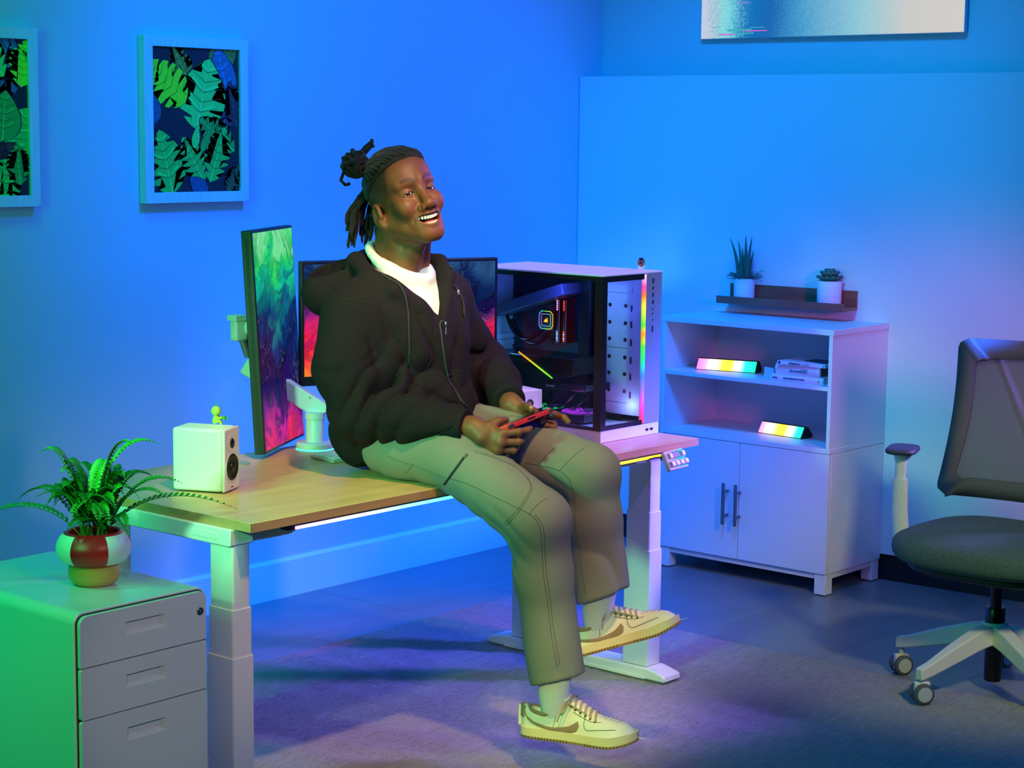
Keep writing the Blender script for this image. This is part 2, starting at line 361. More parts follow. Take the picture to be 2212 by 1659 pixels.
for side, cx in (('l', 2.948), ('r', 4.565)):
    for cy in (3.404, 3.846):
        lg = obj('leg', (lambda b: (stage(b, cx, cy, 0.066, 0.094, 0.050, 0.40), b)[1])(B()), m_white, dk, world=True, bevel=0.001, seg=1)
        b2 = B(); stage(b2, cx, cy, 0.060, 0.088, 0.395, 0.515); obj('middle_stage', b2, m_white, lg, world=True, bevel=0.001, seg=1)
        b3 = B(); stage(b3, cx, cy, 0.054, 0.082, 0.51, 0.70); obj('inner_stage', b3, m_white, lg, world=True, bevel=0.001, seg=1)
    # foot: a long low bar with sloping rounded toes
    y0, y1 = 3.285, 3.985
    prof = [(y0 + 0.004, 0.0130), (y0, 0.018), (y0 + 0.002, 0.030), (y0 + 0.012, 0.036), (y0 + 0.065, 0.048), (y1 - 0.065, 0.048), (y1 - 0.012, 0.036), (y1 - 0.002, 0.030), (y1, 0.018), (y1 - 0.004, 0.0130)]
    b4 = B(); prism(b4, prof, cx - 0.042, cx + 0.042, Matrix(((0, 0, 1, 0), (1, 0, 0, 0), (0, 1, 0, 0), (0, 0, 0, 1))))
    ft = obj('foot', b4, m_white, dk, world=True, bevel=0.006, seg=3)
    b4 = B(); prism(b4, rrect(y0 + 0.07, y1 - 0.07, 0.0135, 0.024, 0.005, 3), cx - 0.0440, cx - 0.040, Matrix(((0, 0, 1, 0), (1, 0, 0, 0), (0, 1, 0, 0), (0, 0, 0, 1))))
    obj('foot_inlay', b4, m_white, ft, world=True, bevel=0.001, seg=1)
    b5 = B(); sgn = 1 if side == 'l' else -1
    prof = [(3.361, 0.7075), (3.361, 0.668), (3.372, 0.666), (3.90, 0.666), (3.96, 0.690), (3.96, 0.7075)]
    prism(b5, prof, cx - 0.036, cx + 0.036, Matrix(((0, 0, 1, 0), (1, 0, 0, 0), (0, 1, 0, 0), (0, 0, 0, 1))))
    bmm = obj('side_beam', b5, m_white, dk, world=True, bevel=0.003)
    b6 = B(); prism(b6, rrect(3.405, 3.50, 0.678, 0.696, 0.008, 5), cx - 0.0372, cx - 0.034, Matrix(((0, 0, 1, 0), (1, 0, 0, 0), (0, 1, 0, 0), (0, 0, 0, 1))))
    obj('end_cap', b6, m_white, bmm, world=True, bevel=0.0012, seg=2)
    # bracket reaching under the top
    b7 = B(); xa, xb, xc = cx + sgn * 0.03, cx + sgn * 0.16, cx + sgn * 0.30
    prism(b7, [(xa, 0.7075), (xa, 0.668), (xb, 0.668), (xb + sgn * 0.06, 0.688), (xc, 0.692), (xc, 0.7075)], -3.455, -3.368, Matrix(((1, 0, 0, 0), (0, 0, -1, 0), (0, 1, 0, 0), (0, 0, 0, 1))))
    obj('mounting_bracket', b7, m_white, dk, world=True, bevel=0.003)
obj('crossbar', bx(2.98, 4.53, 3.72, 3.76, 0.676, 0.7075), m_white, dk, world=True, bevel=0.003)
b = B(); cyl(b, (3.437, 3.93, 0.7295), (3.437, 3.93, 0.7325), 0.032, n=32); obj('cable_grommet', b, M('grey_plastic', (150, 152, 158), 0.5), dk, world=True, bevel=0.001)
# LED bar clipped under the front edge
led = thing('led_light_bar', 'long glowing light bar under the front edge of the desk, violet to yellow', 'light bar', (3.79, 3.312, 0.70))
obj('channel', bx(3.04, 4.525, 3.306, 3.330, 0.695, 0.7078), m_black, led, world=True)
obj('diffuser', bx(3.065, 4.510, 3.303, 3.3065, 0.6945, 0.7020), ramp_emat('desk_led_glow', 0, -0.72, 0.72, [(0.0, (214, 170, 255)), (0.12, (250, 240, 255)), (0.24, (150, 240, 255)), (0.42, (40, 220, 255)), (0.58, (60, 255, 120)), (0.72, (255, 190, 40)), (0.9, (255, 232, 70)), (1.0, (255, 200, 40))], 2.2), led, world=True)

# ------------------------------------------------------------------ filing cabinet
m_cab = M('gloss_white_steel', (214, 218, 216), 0.20, spec=0.5, coat=0.25)
m_drawer = M('satin_white_steel', (205, 208, 208), 0.38)
m_gap = M('shadow_gap', (30, 32, 34), 0.8)
fc = thing('filing_cabinet', 'white three-drawer steel filing cabinet with rounded top, left of the desk', 'cabinet', (2.618, 3.58, 0))
X0, X1, FY, BY, TZ = 2.437, 2.799, 3.318, 3.86, 0.604
b = B(); prism(b, rrect(X0, X1, 0.02, TZ, 0.026, 8, (1, 1, 0, 0)), -BY, -FY, Matrix(((1, 0, 0, 0), (0, 0, -1, 0), (0, 1, 0, 0), (0, 0, 0, 1))))
obj('body', b, m_cab, fc, world=True, bevel=0.002)
obj('plinth', bx(X0 + 0.02, X1 - 0.02, FY + 0.03, BY - 0.02, 0, 0.022), m_gap, fc, world=True)
b = B(); prism(b, rrect(X0 + 0.005, X1 - 0.005, 0.03, TZ - 0.005, 0.022, 8, (1, 1, 0, 0)), -FY - 0.001, -FY + 0.003, Matrix(((1, 0, 0, 0), (0, 0, -1, 0), (0, 1, 0, 0), (0, 0, 0, 1))))
obj('face_gap', b, m_gap, fc, world=True)
XZ = Matrix(((1, 0, 0, 0), (0, 0, -1, 0), (0, 1, 0, 0), (0, 0, 0, 1)))   # (x, z, depth) -> world, depth = -y
for i, (z0, z1, hz) in enumerate(((0.4845, TZ - 0.0075, 0.550), (0.3695, 0.4815, 0.433), (0.035, 0.3665, 0.314))):
    x0, x1 = X0 + 0.0075, X1 - 0.0075; hx0, hx1, h0, h1 = 2.5645, 2.6735, hz - 0.0145, hz + 0.0145
    outer = rrect(x0, x1, z0, z1, 0.020 if i == 0 else 0.006, 5, (1, 1, 0, 0) if i == 0 else (1, 1, 1, 1))
    if i == 0: outer = rrect(x0, x1, z0, z1, 0.020, 6, (1, 1, 0, 0))
    b = B(); yf, yb = FY - 0.013, FY
    # front with a rectangular hole, filled by bridging
    vo = [b.verts.new((p[0], yf, p[1])) for p in outer]; vi = [b.verts.new((p[0], yf, p[1])) for p in ((hx0, h0), (hx1, h0), (hx1, h1), (hx0, h1))]
    eo = [b.edges.new((vo[k], vo[(k + 1) % len(vo)])) for k in range(len(vo))]; ei = [b.edges.new((vi[k], vi[(k + 1) % 4])) for k in range(4)]
    bmesh.ops.triangle_fill(b, use_beauty=True, use_dissolve=False, edges=eo + ei)
    bo = [b.verts.new((p[0], yb, p[1])) for p in outer]
    for k in range(len(vo)): b.faces.new((vo[k], vo[(k + 1) % len(vo)], bo[(k + 1) % len(vo)], bo[k]))
    dr = obj('drawer', b, m_drawer, fc, world=True, bevel=0.0018, seg=2)
    b = B(); q = 0.012
    f = [b.verts.new(p) for p in ((hx0, yf, h0), (hx1, yf, h0), (hx1, yf, h1), (hx0, yf, h1))]
    g = [b.verts.new(p) for p in ((hx0 + q, yf + 0.0095, h0 + 0.009), (hx1 - q, yf + 0.0095, h0 + 0.009), (hx1 - q, yf + 0.0095, h1 - 0.001), (hx0 + q, yf + 0.0095, h1 - 0.001))]
    for k in range(4): b.faces.new((f[k], f[(k + 1) % 4], g[(k + 1) % 4], g[k]))
    b.faces.new(g); obj('handle_recess', b, m_drawer, dr, world=True)
b = B(); cyl(b, (2.772, FY - 0.017, 0.552), (2.772, FY - 0.010, 0.552), 0.0085, n=24); box(b, 2.7712, 2.7728, FY - 0.0178, FY - 0.0165, 0.548, 0.556)
obj('lock', b, M('brushed_nickel', (150, 146, 140), 0.3, metal=1.0), fc, world=True, bevel=0.0008)

# ------------------------------------------------------------------ potted fern (plain red, cream and tan planter)
pf = thing('potted_fern', 'leafy green fern in a round red and cream planter on the filing cabinet', 'plant', (2.640, 3.512, 0.604))
def planter():
    m_red = M('red_glaze', (206, 22, 26), 0.38); m_cream = M('cream_glaze', (226, 224, 214), 0.42); m_tan = M('tan_glaze', (205, 158, 76), 0.45)
    prof = [(0.0, 0.047), (0.055, 0.047), (0.070, 0.054), (0.080, 0.066), (0.0845, 0.080), (0.0835, 0.094), (0.077, 0.108), (0.067, 0.119), (0.060, 0.123), (0.056, 0.120), (0.056, 0.10), (0.0, 0.10)]
    o = obj('bowl', lathe(B(), prof, n=48), [m_red, m_cream], pf, smooth=True)
    me = o.data
    for p in me.polygons:
        c = p.center; a = (math.degrees(math.atan2(c.y, c.x)) + 360) % 360; r = math.hypot(c.x, c.y)
        if 0.056 < c.z < 0.115 and r > 0.06 and ((a - 12) % 120) < 62: p.material_index = 1
    obj('foot', lathe(B(), [(0, 0), (0.040, 0.0), (0.050, 0.006), (0.0575, 0.018), (0.058, 0.035), (0.055, 0.052), (0, 0.052)], n=40), m_tan, pf, smooth=True)
    obj('soil', lathe(B(), [(0, 0.103), (0.05, 0.103), (0.057, 0.100)], n=24), M('dark_soil', (34, 28, 20), 0.95), pf)
planter()
m_fern = M('fern_green', (40, 150, 26), 0.5, var=(40, 0.35)); m_fern2 = M('fern_dark_green', (24, 108, 20), 0.55, var=(40, 0.3))
def frond(base, az, reach, rise, droop, width, mat, n=22, tip=None):
    b = B(); d = Vector((math.cos(az), math.sin(az), 0))
    p0 = Vector(base); p2 = p0 + d * reach + Vector((0, 0, rise)); p1 = p0 + d * reach * 0.38 + Vector((0, 0, rise + droop))
    cv = bez(p0, p1, p2, 26); tube(b, cv, [0.0013 * (1 - 0.7 * i / 26) for i in range(27)], 4)
    for i in range(n):
        t = 0.16 + 0.83 * i / (n - 1); k = t * 26; j = min(int(k), 25); p = cv[j].lerp(cv[j + 1], k - j)
        tg = (cv[j + 1] - cv[j]).normalized(); side = tg.cross(Vector((0, 0, 1)))
        side = side.normalized() if side.length > 0.1 else Vector((-d.y, d.x, 0))
        up = side.cross(tg)
        L = 1.15 * width * (math.sin(PI * min(1, 0.18 + t * 0.83)) ** 0.7) * random.uniform(0.9, 1.08); wd = L * 0.40 + 0.0014
        for s in (-1, 1):
            out = (side * s + tg * 0.32 + up * 0.28).normalized(); nrm = out.cross(tg).normalized()
            a0 = b.verts.new(p); a1 = b.verts.new(p + out * L * 0.45 + tg * wd * 0.5 + nrm * 0.0012); a2 = b.verts.new(p + out * L - up * L * 0.12); a3 = b.verts.new(p + out * L * 0.45 - tg * wd * 0.5 + nrm * 0.0012); a4 = b.verts.new(p + out * L * 0.85 + tg * wd * 0.32); a5 = b.verts.new(p + out * L * 0.85 - tg * wd * 0.32)
            b.faces.new((a0, a3, a1)); b.faces.new((a3, a5, a4, a1)); b.faces.new((a5, a2, a4))
    return obj('frond', b, mat, pf)
# directions: image right is about (0.65, -0.76), image left (-0.65, 0.76), away (0.76, 0.65)
R_ = math.atan2(-0.758, 0.652); L_ = R_ + PI
for az, reach, rise, droop, wd, mt in (
    (L_ + 0.10, 0.275, 0.020, 0.115, 0.026, m_fern), (L_ - 0.25, 0.165, 0.075, 0.09, 0.026, m_fern2), (L_ - 0.1, 0.10, 0.195, 0.06, 0.022, m_fern),
    (L_ + 0.35, 0.13, 0.105, 0.05, 0.022, m_fern2), (L_ + 0.9, 0.11, 0.03, 0.06, 0.024, m_fern2),
    (R_ + 0.05, 0.31, 0.062, 0.085, 0.024, m_fern2), (R_ + 0.25, 0.17, 0.205, 0.06, 0.026, m_fern), (R_ - 0.1, 0.085, 0.220, 0.05, 0.022, m_fern),
    (R_ + 0.02, 0.175, 0.125, 0.05, 0.024, m_fern2), (R_ - 0.25, 0.165, 0.10, 0.07, 0.020, m_fern2), (R_ - 0.7, 0.09, 0.045, 0.11, 0.022, m_fern), (R_ + 0.6, 0.13, 0.12, 0.07, 0.024, m_fern2),
    (R_ + 1.2, 0.11, 0.10, 0.09, 0.024, m_fern), (R_ + 1.6, 0.14, 0.13, 0.07, 0.024, m_fern2), (L_ - 0.8, 0.13, 0.14, 0.06, 0.024, m_fern2), (L_ + 1.3, 0.08, 0.06, 0.10, 0.022, m_fern),
    (R_ - 1.2, 0.08, 0.08, 0.09, 0.024, m_fern2), (R_ - 0.5, 0.06, 0.14, 0.05, 0.024, m_fern), (L_ + 0.6, 0.055, 0.15, 0.05, 0.024, m_fern), (L_ - 0.4, 0.05, 0.17, 0.05, 0.022, m_fern2), (R_ + 0.9, 0.06, 0.17, 0.04, 0.022, m_fern),
    (R_ + 2.2, 0.10, 0.08, 0.10, 0.024, m_fern2), (R_ + 0.4, 0.10, 0.09, 0.09, 0.026, m_fern), (L_ + 0.2, 0.09, 0.07, 0.10, 0.026, m_fern), (R_ - 0.9, 0.11, 0.02, 0.09, 0.022, m_fern2), (L_ + 0.75, 0.09, 0.05, 0.11, 0.024, m_fern),
    (R_ + 0.1, 0.07, 0.10, 0.07, 0.026, m_fern2), (R_ - 0.4, 0.085, 0.075, 0.09, 0.026, m_fern), (L_ + 0.05, 0.065, 0.10, 0.08, 0.026, m_fern2), (L_ - 0.5, 0.085, 0.06, 0.10, 0.026, m_fern), (L_ + 0.45, 0.075, 0.085, 0.09, 0.026, m_fern2), (R_ - 1.5, 0.05, 0.05, 0.10, 0.026, m_fern2), (R_ + 0.75, 0.09, 0.08, 0.10, 0.026, m_fern2), (R_ - 0.8, 0.045, 0.11, 0.06, 0.026, m_fern), (R_ + 1.9, 0.06, 0.14, 0.05, 0.026, m_fern2), (L_ + 1.0, 0.05, 0.12, 0.06, 0.026, m_fern2)):
    a = random.uniform(0, 6.28); frond((0.028 * math.cos(a), 0.028 * math.sin(a), 0.104), az, reach, rise, droop, wd, mt)

# ------------------------------------------------------------------ framed prints
m_frame = M('pale_oak_frame', (222, 224, 224), 0.55, var=((60, 8, 8), 0.06), bump=((80, 10, 10), 0.15, 0.001))
def leaf_poly(kind, L, W, n=40):
    """half outlines of a leaf pointing along +y from (0,0)"""
    pts = []
    for s in (1, -1):
        half = []
        for i in range(n + 1):
            t = i / n; wd = W * (math.sin(PI * t ** 0.72) ** 0.8)
            if kind == 'split':
                c = (t * 6.2) % 1.0
                if 0.12 < t < 0.9: wd *= 1.0 if c < 0.68 else 0.42
            elif kind == 'fern':
                c = (t * 8) % 1.0
                if 0.08 < t < 0.95: wd *= 0.35 + 0.65 * (1 - abs(2 * c - 1))
            half.append((s * wd, t * L + (0.10 * wd if kind == 'split' else 0.35 * wd if kind == 'fern' else 0)))
        pts.append(half)
    return pts[0] + pts[1][::-1][1:-1]
def print_mesh(x0, x1, z0, z1, leaves, parent):
    """flat print: coloured leaf shapes with dark outlines, cut to the picture edge"""
    b = B(); lay = b.loops.layers.float_color.new('ink')
    def add(poly, depth, col):
        vs = [b.verts.new((p[0], -depth, p[1])) for p in poly]
        try: f = b.faces.new(vs)
        except ValueError: return
        for l in f.loops: l[lay] = rgb(*col)
        r = bmesh.ops.triangulate(b, faces=[f])
    add([(x0, z0), (x1, z0), (x1, z1), (x0, z1)], 0, (10, 34, 40)); d = 0.00006
    for (kind, px, pz, ang, L, W, c) in leaves:
        ca, sa = math.cos(ang), math.sin(ang)
        T = lambda p, k=1.0: (px + (p[0] * k) * ca - (p[1]) * sa, pz + (p[0] * k) * sa + (p[1]) * ca)
        po = leaf_poly(kind, L, W)
        d += 0.00004; add([T((p[0] * 1.06, p[1] * 1.02 - 0.004 * L)) for p in po], d, (8, 26, 30))
        d += 0.00004; add([T(p) for p in po], d, c)
        dark = tuple(int(v * 0.45) for v in c); lite = tuple(min(255, int(v * 1.35 + 20)) for v in c)
        d += 0.00004; add([T(p) for p in [(-0.012 * L, 0.0), (0.012 * L, 0.0), (0.003 * L, L), (-0.003 * L, L)]], d, lite)
        for k in range(1, 6):
            y = L * (0.1 + 0.14 * k); wd = W * 0.8 * math.sin(PI * ((y / L) ** 0.72)); 
            for s in (1, -1):
                add([T(p) for p in [(0, y), (s * wd, y + 0.42 * wd), (s * wd, y + 0.42 * wd + 0.006 * L), (0, y + 0.012 * L)]], d, dark)
                if kind != 'fern' and k % 2: add([T(p) for p in [(s * wd * 0.15, y + 0.03 * L), (s * wd * 0.82, y + 0.40 * wd + 0.02 * L), (s * wd * 0.7, y + 0.4 * wd + 0.055 * L), (s * wd * 0.12, y + 0.06 * L)]], d - 0.00002, tuple(min(255, int(v * 1.15 + 8)) for v in c))
    for co, no in (((x0, 0, 0), (-1, 0, 0)), ((x1, 0, 0), (1, 0, 0)), ((0, 0, z0), (0, 0, -1)), ((0, 0, z1), (0, 0, 1))):
        bmesh.ops.bisect_plane(b, geom=b.verts[:] + b.edges[:] + b.faces[:], plane_co=co, plane_no=no, clear_outer=True)
    me = bpy.data.meshes.new('leaf_print'); b.to_mesh(me); b.free()
    me.materials.append(M('printed_paper', (200, 200, 200), 0.5, attr='ink'))
    o = bpy.data.objects.new('leaf_print', me); COL.objects.link(o); o.parent = parent
    return o
def picture(x0, x1, z0, z1, bw, label, leaves):
    cx, cz = (x0 + x1) / 2, (z0 + z1) / 2; hx, hz = (x1 - x0) / 2, (z1 - z0) / 2
    p = thing('picture_frame', label, 'picture', (cx, WY - 0.001, cz), group='leaf prints on the left wall')
    D = 0.032
    for nm, poly in (('frame_bar', [(-hx, hz), (hx, hz), (hx - bw, hz - bw), (-hx + bw, hz - bw)]), ('frame_bar', [(-hx, -hz), (hx, -hz), (hx - bw, -hz + bw), (-hx + bw, -hz + bw)]),
                     ('frame_bar', [(-hx, -hz), (-hx + bw, -hz + bw), (-hx + bw, hz - bw), (-hx, hz)]), ('frame_bar', [(hx, -hz), (hx - bw, -hz + bw), (hx - bw, hz - bw), (hx, hz)])):
        obj(nm, prism(B(), [(a * 0.9995, c * 0.9995) for a, c in poly], 0, D, XZ), m_frame, p, bevel=0.0008, seg=1)
    obj('backing', bx(-hx + 0.01, hx - 0.01, -0.022, -0.002, -hz + 0.01, hz - 0.01), M('print_backing', (30, 34, 36), 0.8), p)
    pr = print_mesh(-hx + bw, hx - bw, -hz + bw, hz - bw, leaves, p); pr.location = (0, -0.0222, 0)
    return p
G1, G2, G3, G4, LM = (50, 205, 66), (40, 170, 56), (80, 235, 84), (40, 150, 60), (180, 255, 16)
picture(3.9175, 4.3500, 1.3885, 1.9185, 0.034, 'white oak frame holding a jungle leaf print, seen whole on the left wall',
 [('fern', -0.02, 0.10, 0.5, 0.16, 0.05, (150, 140, 40)), ('oval', 0.06, 0.17, -1.0, 0.14, 0.05, (120, 130, 40)), ('oval', 0.14, 0.07, 0.3, 0.18, 0.05, (44, 110, 130)), ('fern', 0.10, -0.03, -0.6, 0.17, 0.06, (110, 70, 76)), ('fern', 0.17, -0.02, 0.2, 0.15, 0.05, (96, 50, 52)),
  ('split', 0.0, -0.03, -0.25, 0.235, 0.098, G3), ('split', -0.045, 0.055, 0.86, 0.20, 0.07, LM), ('oval', -0.19, -0.02, 0.1, 0.12, 0.05, (40, 92, 112)), ('split', -0.10, -0.235, 0.26, 0.21, 0.078, G1),
  ('oval', 0.02, -0.17, -0.5, 0.12, 0.05, (20, 70, 74)), ('fern', 0.16, -0.10, 0.95, 0.18, 0.06, G2), ('fern', 0.03, -0.20, 0.55, 0.17, 0.055, G1), ('fern', 0.055, -0.20, -0.35, 0.19, 0.062, G1), ('oval', -0.01, -0.09, -0.2, 0.075, 0.016, G3), ('oval', 0.02, -0.10, -0.5, 0.08, 0.016, G2), ('fern', 0.13, -0.235, -0.5, 0.10, 0.04, (90, 84, 44)), ('oval', 0.04, -0.24, 0.9, 0.09, 0.03, (30, 82, 112))])
picture(3.087, 3.5185, 1.3885, 1.9185, 0.034, 'white oak frame cut by the left edge of the picture, dark leaf print',
 [('split', 0.02, 0.05, -0.55, 0.22, 0.09, (44, 110, 130)), ('fern', 0.16, 0.09, -0.15, 0.14, 0.06, LM), ('split', 0.04, -0.02, 0.35, 0.22, 0.1, (38, 96, 120)), ('oval', 0.10, -0.12, -0.5, 0.17, 0.07, G1), ('fern', 0.10, 0.12, 0.7, 0.16, 0.06, G3), ('oval', 0.09, -0.07, -0.1, 0.15, 0.06, G2),
  ('oval', -0.02, -0.20, -0.9, 0.20, 0.055, (96, 50, 30)), ('oval', 0.04, -0.22, -0.35, 0.16, 0.05, (88, 26, 26)), ('split', 0.04, -0.27, -0.5, 0.17, 0.075, G1), ('fern', 0.15, -0.2, 0.1, 0.12, 0.05, G2)])
# ------------------------------------------------------------------ cabinet and hutch
m_lam = M('white_laminate', (226, 227, 230), 0.4, var=(3, 0.012))
cb = thing('storage_cabinet', 'white two-door cabinet on short square legs at the right wall', 'cabinet', (6.03, 3.913, 0))
CX, CB, CY0, CY1 = 5.834, 6.215, 3.545, 4.281
obj('body', bx(CX + 0.019, CB, CY0, CY1, 0.079, 0.512), m_lam, cb, world=True, bevel=0.001, seg=1)
for nm, y0, y1, hy in (('door', 3.9225, CY1, 3.968), ('door', CY0, 3.9195, 3.917 - 0.003)):
    d = obj(nm, bx(CX, CX + 0.018, y0, y1, 0.080, 0.511), m_lam, cb, world=True, bevel=0.0012, seg=2)
    b = B(); hx = CX - 0.032
    box(b, hx - 0.004, hx + 0.004, hy - 0.006, hy + 0.006, 0.208, 0.362)
    for hz in (0.240, 0.330): cyl(b, (hx, hy, hz), (CX + 0.001, hy, hz), 0.0048, n=12)
    obj('handle', b, M('dark_steel_handle', (104, 122, 134), 0.4, metal=0.6), d, world=True, bevel=0.0015)
b = B(); box(b, CX + 0.012, CX + 0.030, CY0 + 0.02, CY1 - 0.02, 0.058, 0.0788); box(b, CB - 0.03, CB - 0.012, CY0 + 0.02, CY1 - 0.02, 0.058, 0.0788)
box(b, CX + 0.03, CB - 0.03, CY0 + 0.006, CY0 + 0.024, 0.058, 0.0788); box(b, CX + 0.03, CB - 0.03, CY1 - 0.024, CY1 - 0.006, 0.058, 0.0788)
obj('base_rail', b, m_lam, cb, world=True)
for x in (CX + 0.006, CB - 0.052):
    for y in (CY0 + 0.002, CY1 - 0.048):
        lg = obj('leg', bx(x, x + 0.046, y, y + 0.046, 0.004, 0.0785), m_lam, cb, world=True, bevel=0.001, seg=1)
        obj('foot_pad', bx(x + 0.006, x + 0.040, y + 0.006, y + 0.040, 0.0, 0.0045), m_black, lg, world=True)
hu = thing('bookcase_hutch', 'white open hutch with one shelf standing on the white cabinet', 'bookcase', (6.03, 3.913, 0.513))
obj('top_panel', bx(CX - 0.001, CB + 0.002, CY0 - 0.004, CY1 + 0.004, 0.933, 0.953), m_lam, hu, world=True, bevel=0.001, seg=1)
obj('side_panel', bx(CX, CB, CY1 - 0.015, CY1, 0.531, 0.9328), m_lam, hu, world=True, bevel=0.001, seg=1)
obj('side_panel', bx(CX, CB, CY0, CY0 + 0.015, 0.531, 0.9328), m_lam, hu, world=True, bevel=0.001, seg=1)
obj('bottom_panel', bx(CX, CB, CY0 - 0.001, CY1 + 0.001, 0.513, 0.5308), m_lam, hu, world=True, bevel=0.001, seg=1)
obj('shelf', bx(CX + 0.001, CB - 0.004, CY0 + 0.0152, CY1 - 0.0152, 0.736, 0.750), m_lam, hu, world=True, bevel=0.001, seg=1)
obj('back_panel', bx(CB - 0.006, CB - 0.001, CY0 + 0.0152, CY1 - 0.0152, 0.531, 0.9325), m_lam, hu, world=True)

# ------------------------------------------------------------------ RGB light bars
def light_bar(p, q, z, label):
    p, q = Vector((*p, z)), Vector((*q, z)); d = q - p; L = d.length; a = math.atan2(d.y, d.x)
    t = thing('rgb_light_bar', label, 'light bar', ((p + q) / 2), a, group='rgb light bars in the hutch')
    b = B()   # local x along the bar, -y is the glowing face towards the room (x runs from +Y to -Y so the room lies at -y side)
    prof = [(-0.001, 0.0), (0.062, 0.0), (0.070, 0.008), (0.040, 0.040), (0.030, 0.043), (0.022, 0.040)]
    prism(b, prof, -L / 2, L / 2, Matrix(((0, 0, 1, 0), (1, 0, 0, 0), (0, 1, 0, 0), (0, 0, 0, 1))))
    obj('body', b, M('black_plastic', (16, 17, 19), 0.4), t, bevel=0.003)
    b = B(); h = 0.006
    prism(b, [(-0.0035, 0.004), (0.0, 0.002), (0.0215, 0.040), (0.018, 0.040)], -L / 2 + h, L / 2 - h, Matrix(((0, 0, 1, 0), (1, 0, 0, 0), (0, 1, 0, 0), (0, 0, 0, 1))))
    obj('diffuser', b, MATS.get('light_bar_glow') or ramp_emat('light_bar_glow', 0, -L / 2, L / 2, [(0.0, (255, 96, 190)), (0.16, (255, 150, 200)), (0.30, (255, 246, 214)), (0.44, (255, 226, 70)), (0.58, (255, 224, 60)), (0.68, (236, 255, 226)), (0.80, (40, 240, 190)), (1.0, (20, 226, 160))], 2.0), t)
light_bar((5.930, 4.196), (5.990, 3.962), 0.7505, 'glowing pink to green light bar on the upper shelf beside the books')
light_bar((5.985, 3.946), (5.965, 3.742), 0.5315, 'glowing pink to green light bar alone on the lower shelf')

# ------------------------------------------------------------------ books
TXB = lambda x, y, z: axes((x, y, z), (0, -1, 0), (0, 0, 1), (-1, 0, 0))
ink = M('black_ink', (22, 24, 34), 0.6); ink2 = M('teal_ink', (20, 110, 130), 0.6); ink3 = M('navy_ink', (30, 50, 120), 0.6); inkg = M('grey_ink', (130, 130, 140), 0.6)
def book(name, label, loc, rz, L, Wd, T, cover, page, rounded):
    t = thing(name, label, 'book', loc, rz, group='books on the hutch shelf')
    # local: x depth (away), y runs along the spine to the left
    b = B()
    if rounded:
        pts = [(0.004 - 0.006 * math.sin(PI * k / 8), T * k / 8) for k in range(9)]
        prism(b, pts + [(0.007, T), (0.007, 0)], 0, L, Matrix(((1, 0, 0, 0), (0, 0, 1, 0), (0, 1, 0, 0), (0, 0, 0, 1))))
    else: box(b, 0, 0.004, 0, L, 0, T)
    box(b, 0.003, Wd, 0, L, 0, 0.0018); box(b, 0.003, Wd, 0, L, T - 0.0018, T)
    obj('cover', b, cover, t)
    obj('pages', bx(0.0055, Wd - 0.003, 0.002, L - 0.002, 0.0018, T - 0.0018), page, t)
    return t
wcov = M('white_cover', (226, 226, 232), 0.4); wpage = M('paper_pages', (196, 190, 190), 0.8, var=((2, 2, 900), 0.12)); bpage = M('brown_page_edges', (132, 84, 62), 0.8, var=((2, 2, 900), 0.15)); blucov = M('blue_cover', (90, 110, 150), 0.4)
t = book('book', 'white paperback lowest in the pile, navy title on its spine', (5.872, 3.602, 0.7505), 0.03, 0.214, 0.14, 0.024, wcov, wpage, True)
for o in t.children: pass
def on_spine(t, body, size, y, z, mat, sx=1.0, bold=0.0, name='spine_title'):
    m = ROOT[t] @ axes((-0.0030, y, z), (0, -1, 0), (0, 0, 1), (-1, 0, 0))
    return text(name, body, size, m, mat, t, sx=sx, bold=bold)
on_spine(t, 'BUILDING COMMUNICATION THEORIES', 0.0085, 0.162, 0.0090, ink3, 0.56, 0.0002)
on_spine(t, 'BORGELMANN', 0.0072, 0.206, 0.0092, ink3, 0.42, 0.0002, 'spine_author')
on_spine(t, 'LEA', 0.0080, 0.020, 0.0085, ink3, 0.5, 0.0002, 'spine_mark')
t = book('book', 'thick white hardback with brown page edges in the middle of the pile', (5.876, 3.620, 0.7749), -0.05, 0.192, 0.145, 0.036, wcov, bpage, True)
on_spine(t, 'DIALOG MIT DER NATUR', 0.0108, 0.128, 0.0105, ink2, 0.62, 0.0002)
on_spine(t, 'Ilya Prigogine Isabelle Stengers', 0.0052, 0.080, 0.0205, ink2, 0.5, 0.0, 'spine_author')
t = book('book', 'thin white paperback on top of the pile with black title', (5.872, 3.596, 0.8112), 0.02, 0.198, 0.142, 0.0125, wcov, wpage, False)
on_spine(t, 'THE BRAND GAP', 0.0070, 0.148, 0.0038, ink, 0.85, 0.0003)
on_spine(t, 'MARTY NEUMEIER', 0.0066, 0.096, 0.0038, inkg, 0.62, 0.0, 'spine_author')
b = B(); cbox(b, (-0.0006, 0.188, 0.0063), (0.0006, 0.008, 0.008)); cbox(b, (-0.0006, 0.007, 0.0045), (0.0006, 0.0015, 0.004)); cbox(b, (-0.0006, 0.0045, 0.006), (0.0006, 0.0012, 0.007)); obj('publisher_mark', b, ink, t, kind='stuff')
b = B(); prism(b, [(0.02, 0.01), (0.135, 0.01), (0.135, 0.12), (0.05, 0.12)], 0.01252, 0.0127); obj('cover_picture', b, M('navy_cover_print', (44, 62, 96), 0.45), t)
cd = thing('card_stand', 'small plain white card stand beside the pile of books', 'card stand', (5.935, 3.868, 0.7505))
obj('card', prism(B(), [(-0.022, 0), (0.022, 0), (0.018, 0.034), (-0.020, 0.036)], -0.003, 0.003, Matrix(((0, 0, 1, 0), (-1, 0, 0, 0), (0, 1, 0, 0), (0, 0, 0, 1)))), wcov, cd)
obj('foot', bx(-0.012, 0.012, -0.018, 0.018, 0, 0.003), wcov, cd)

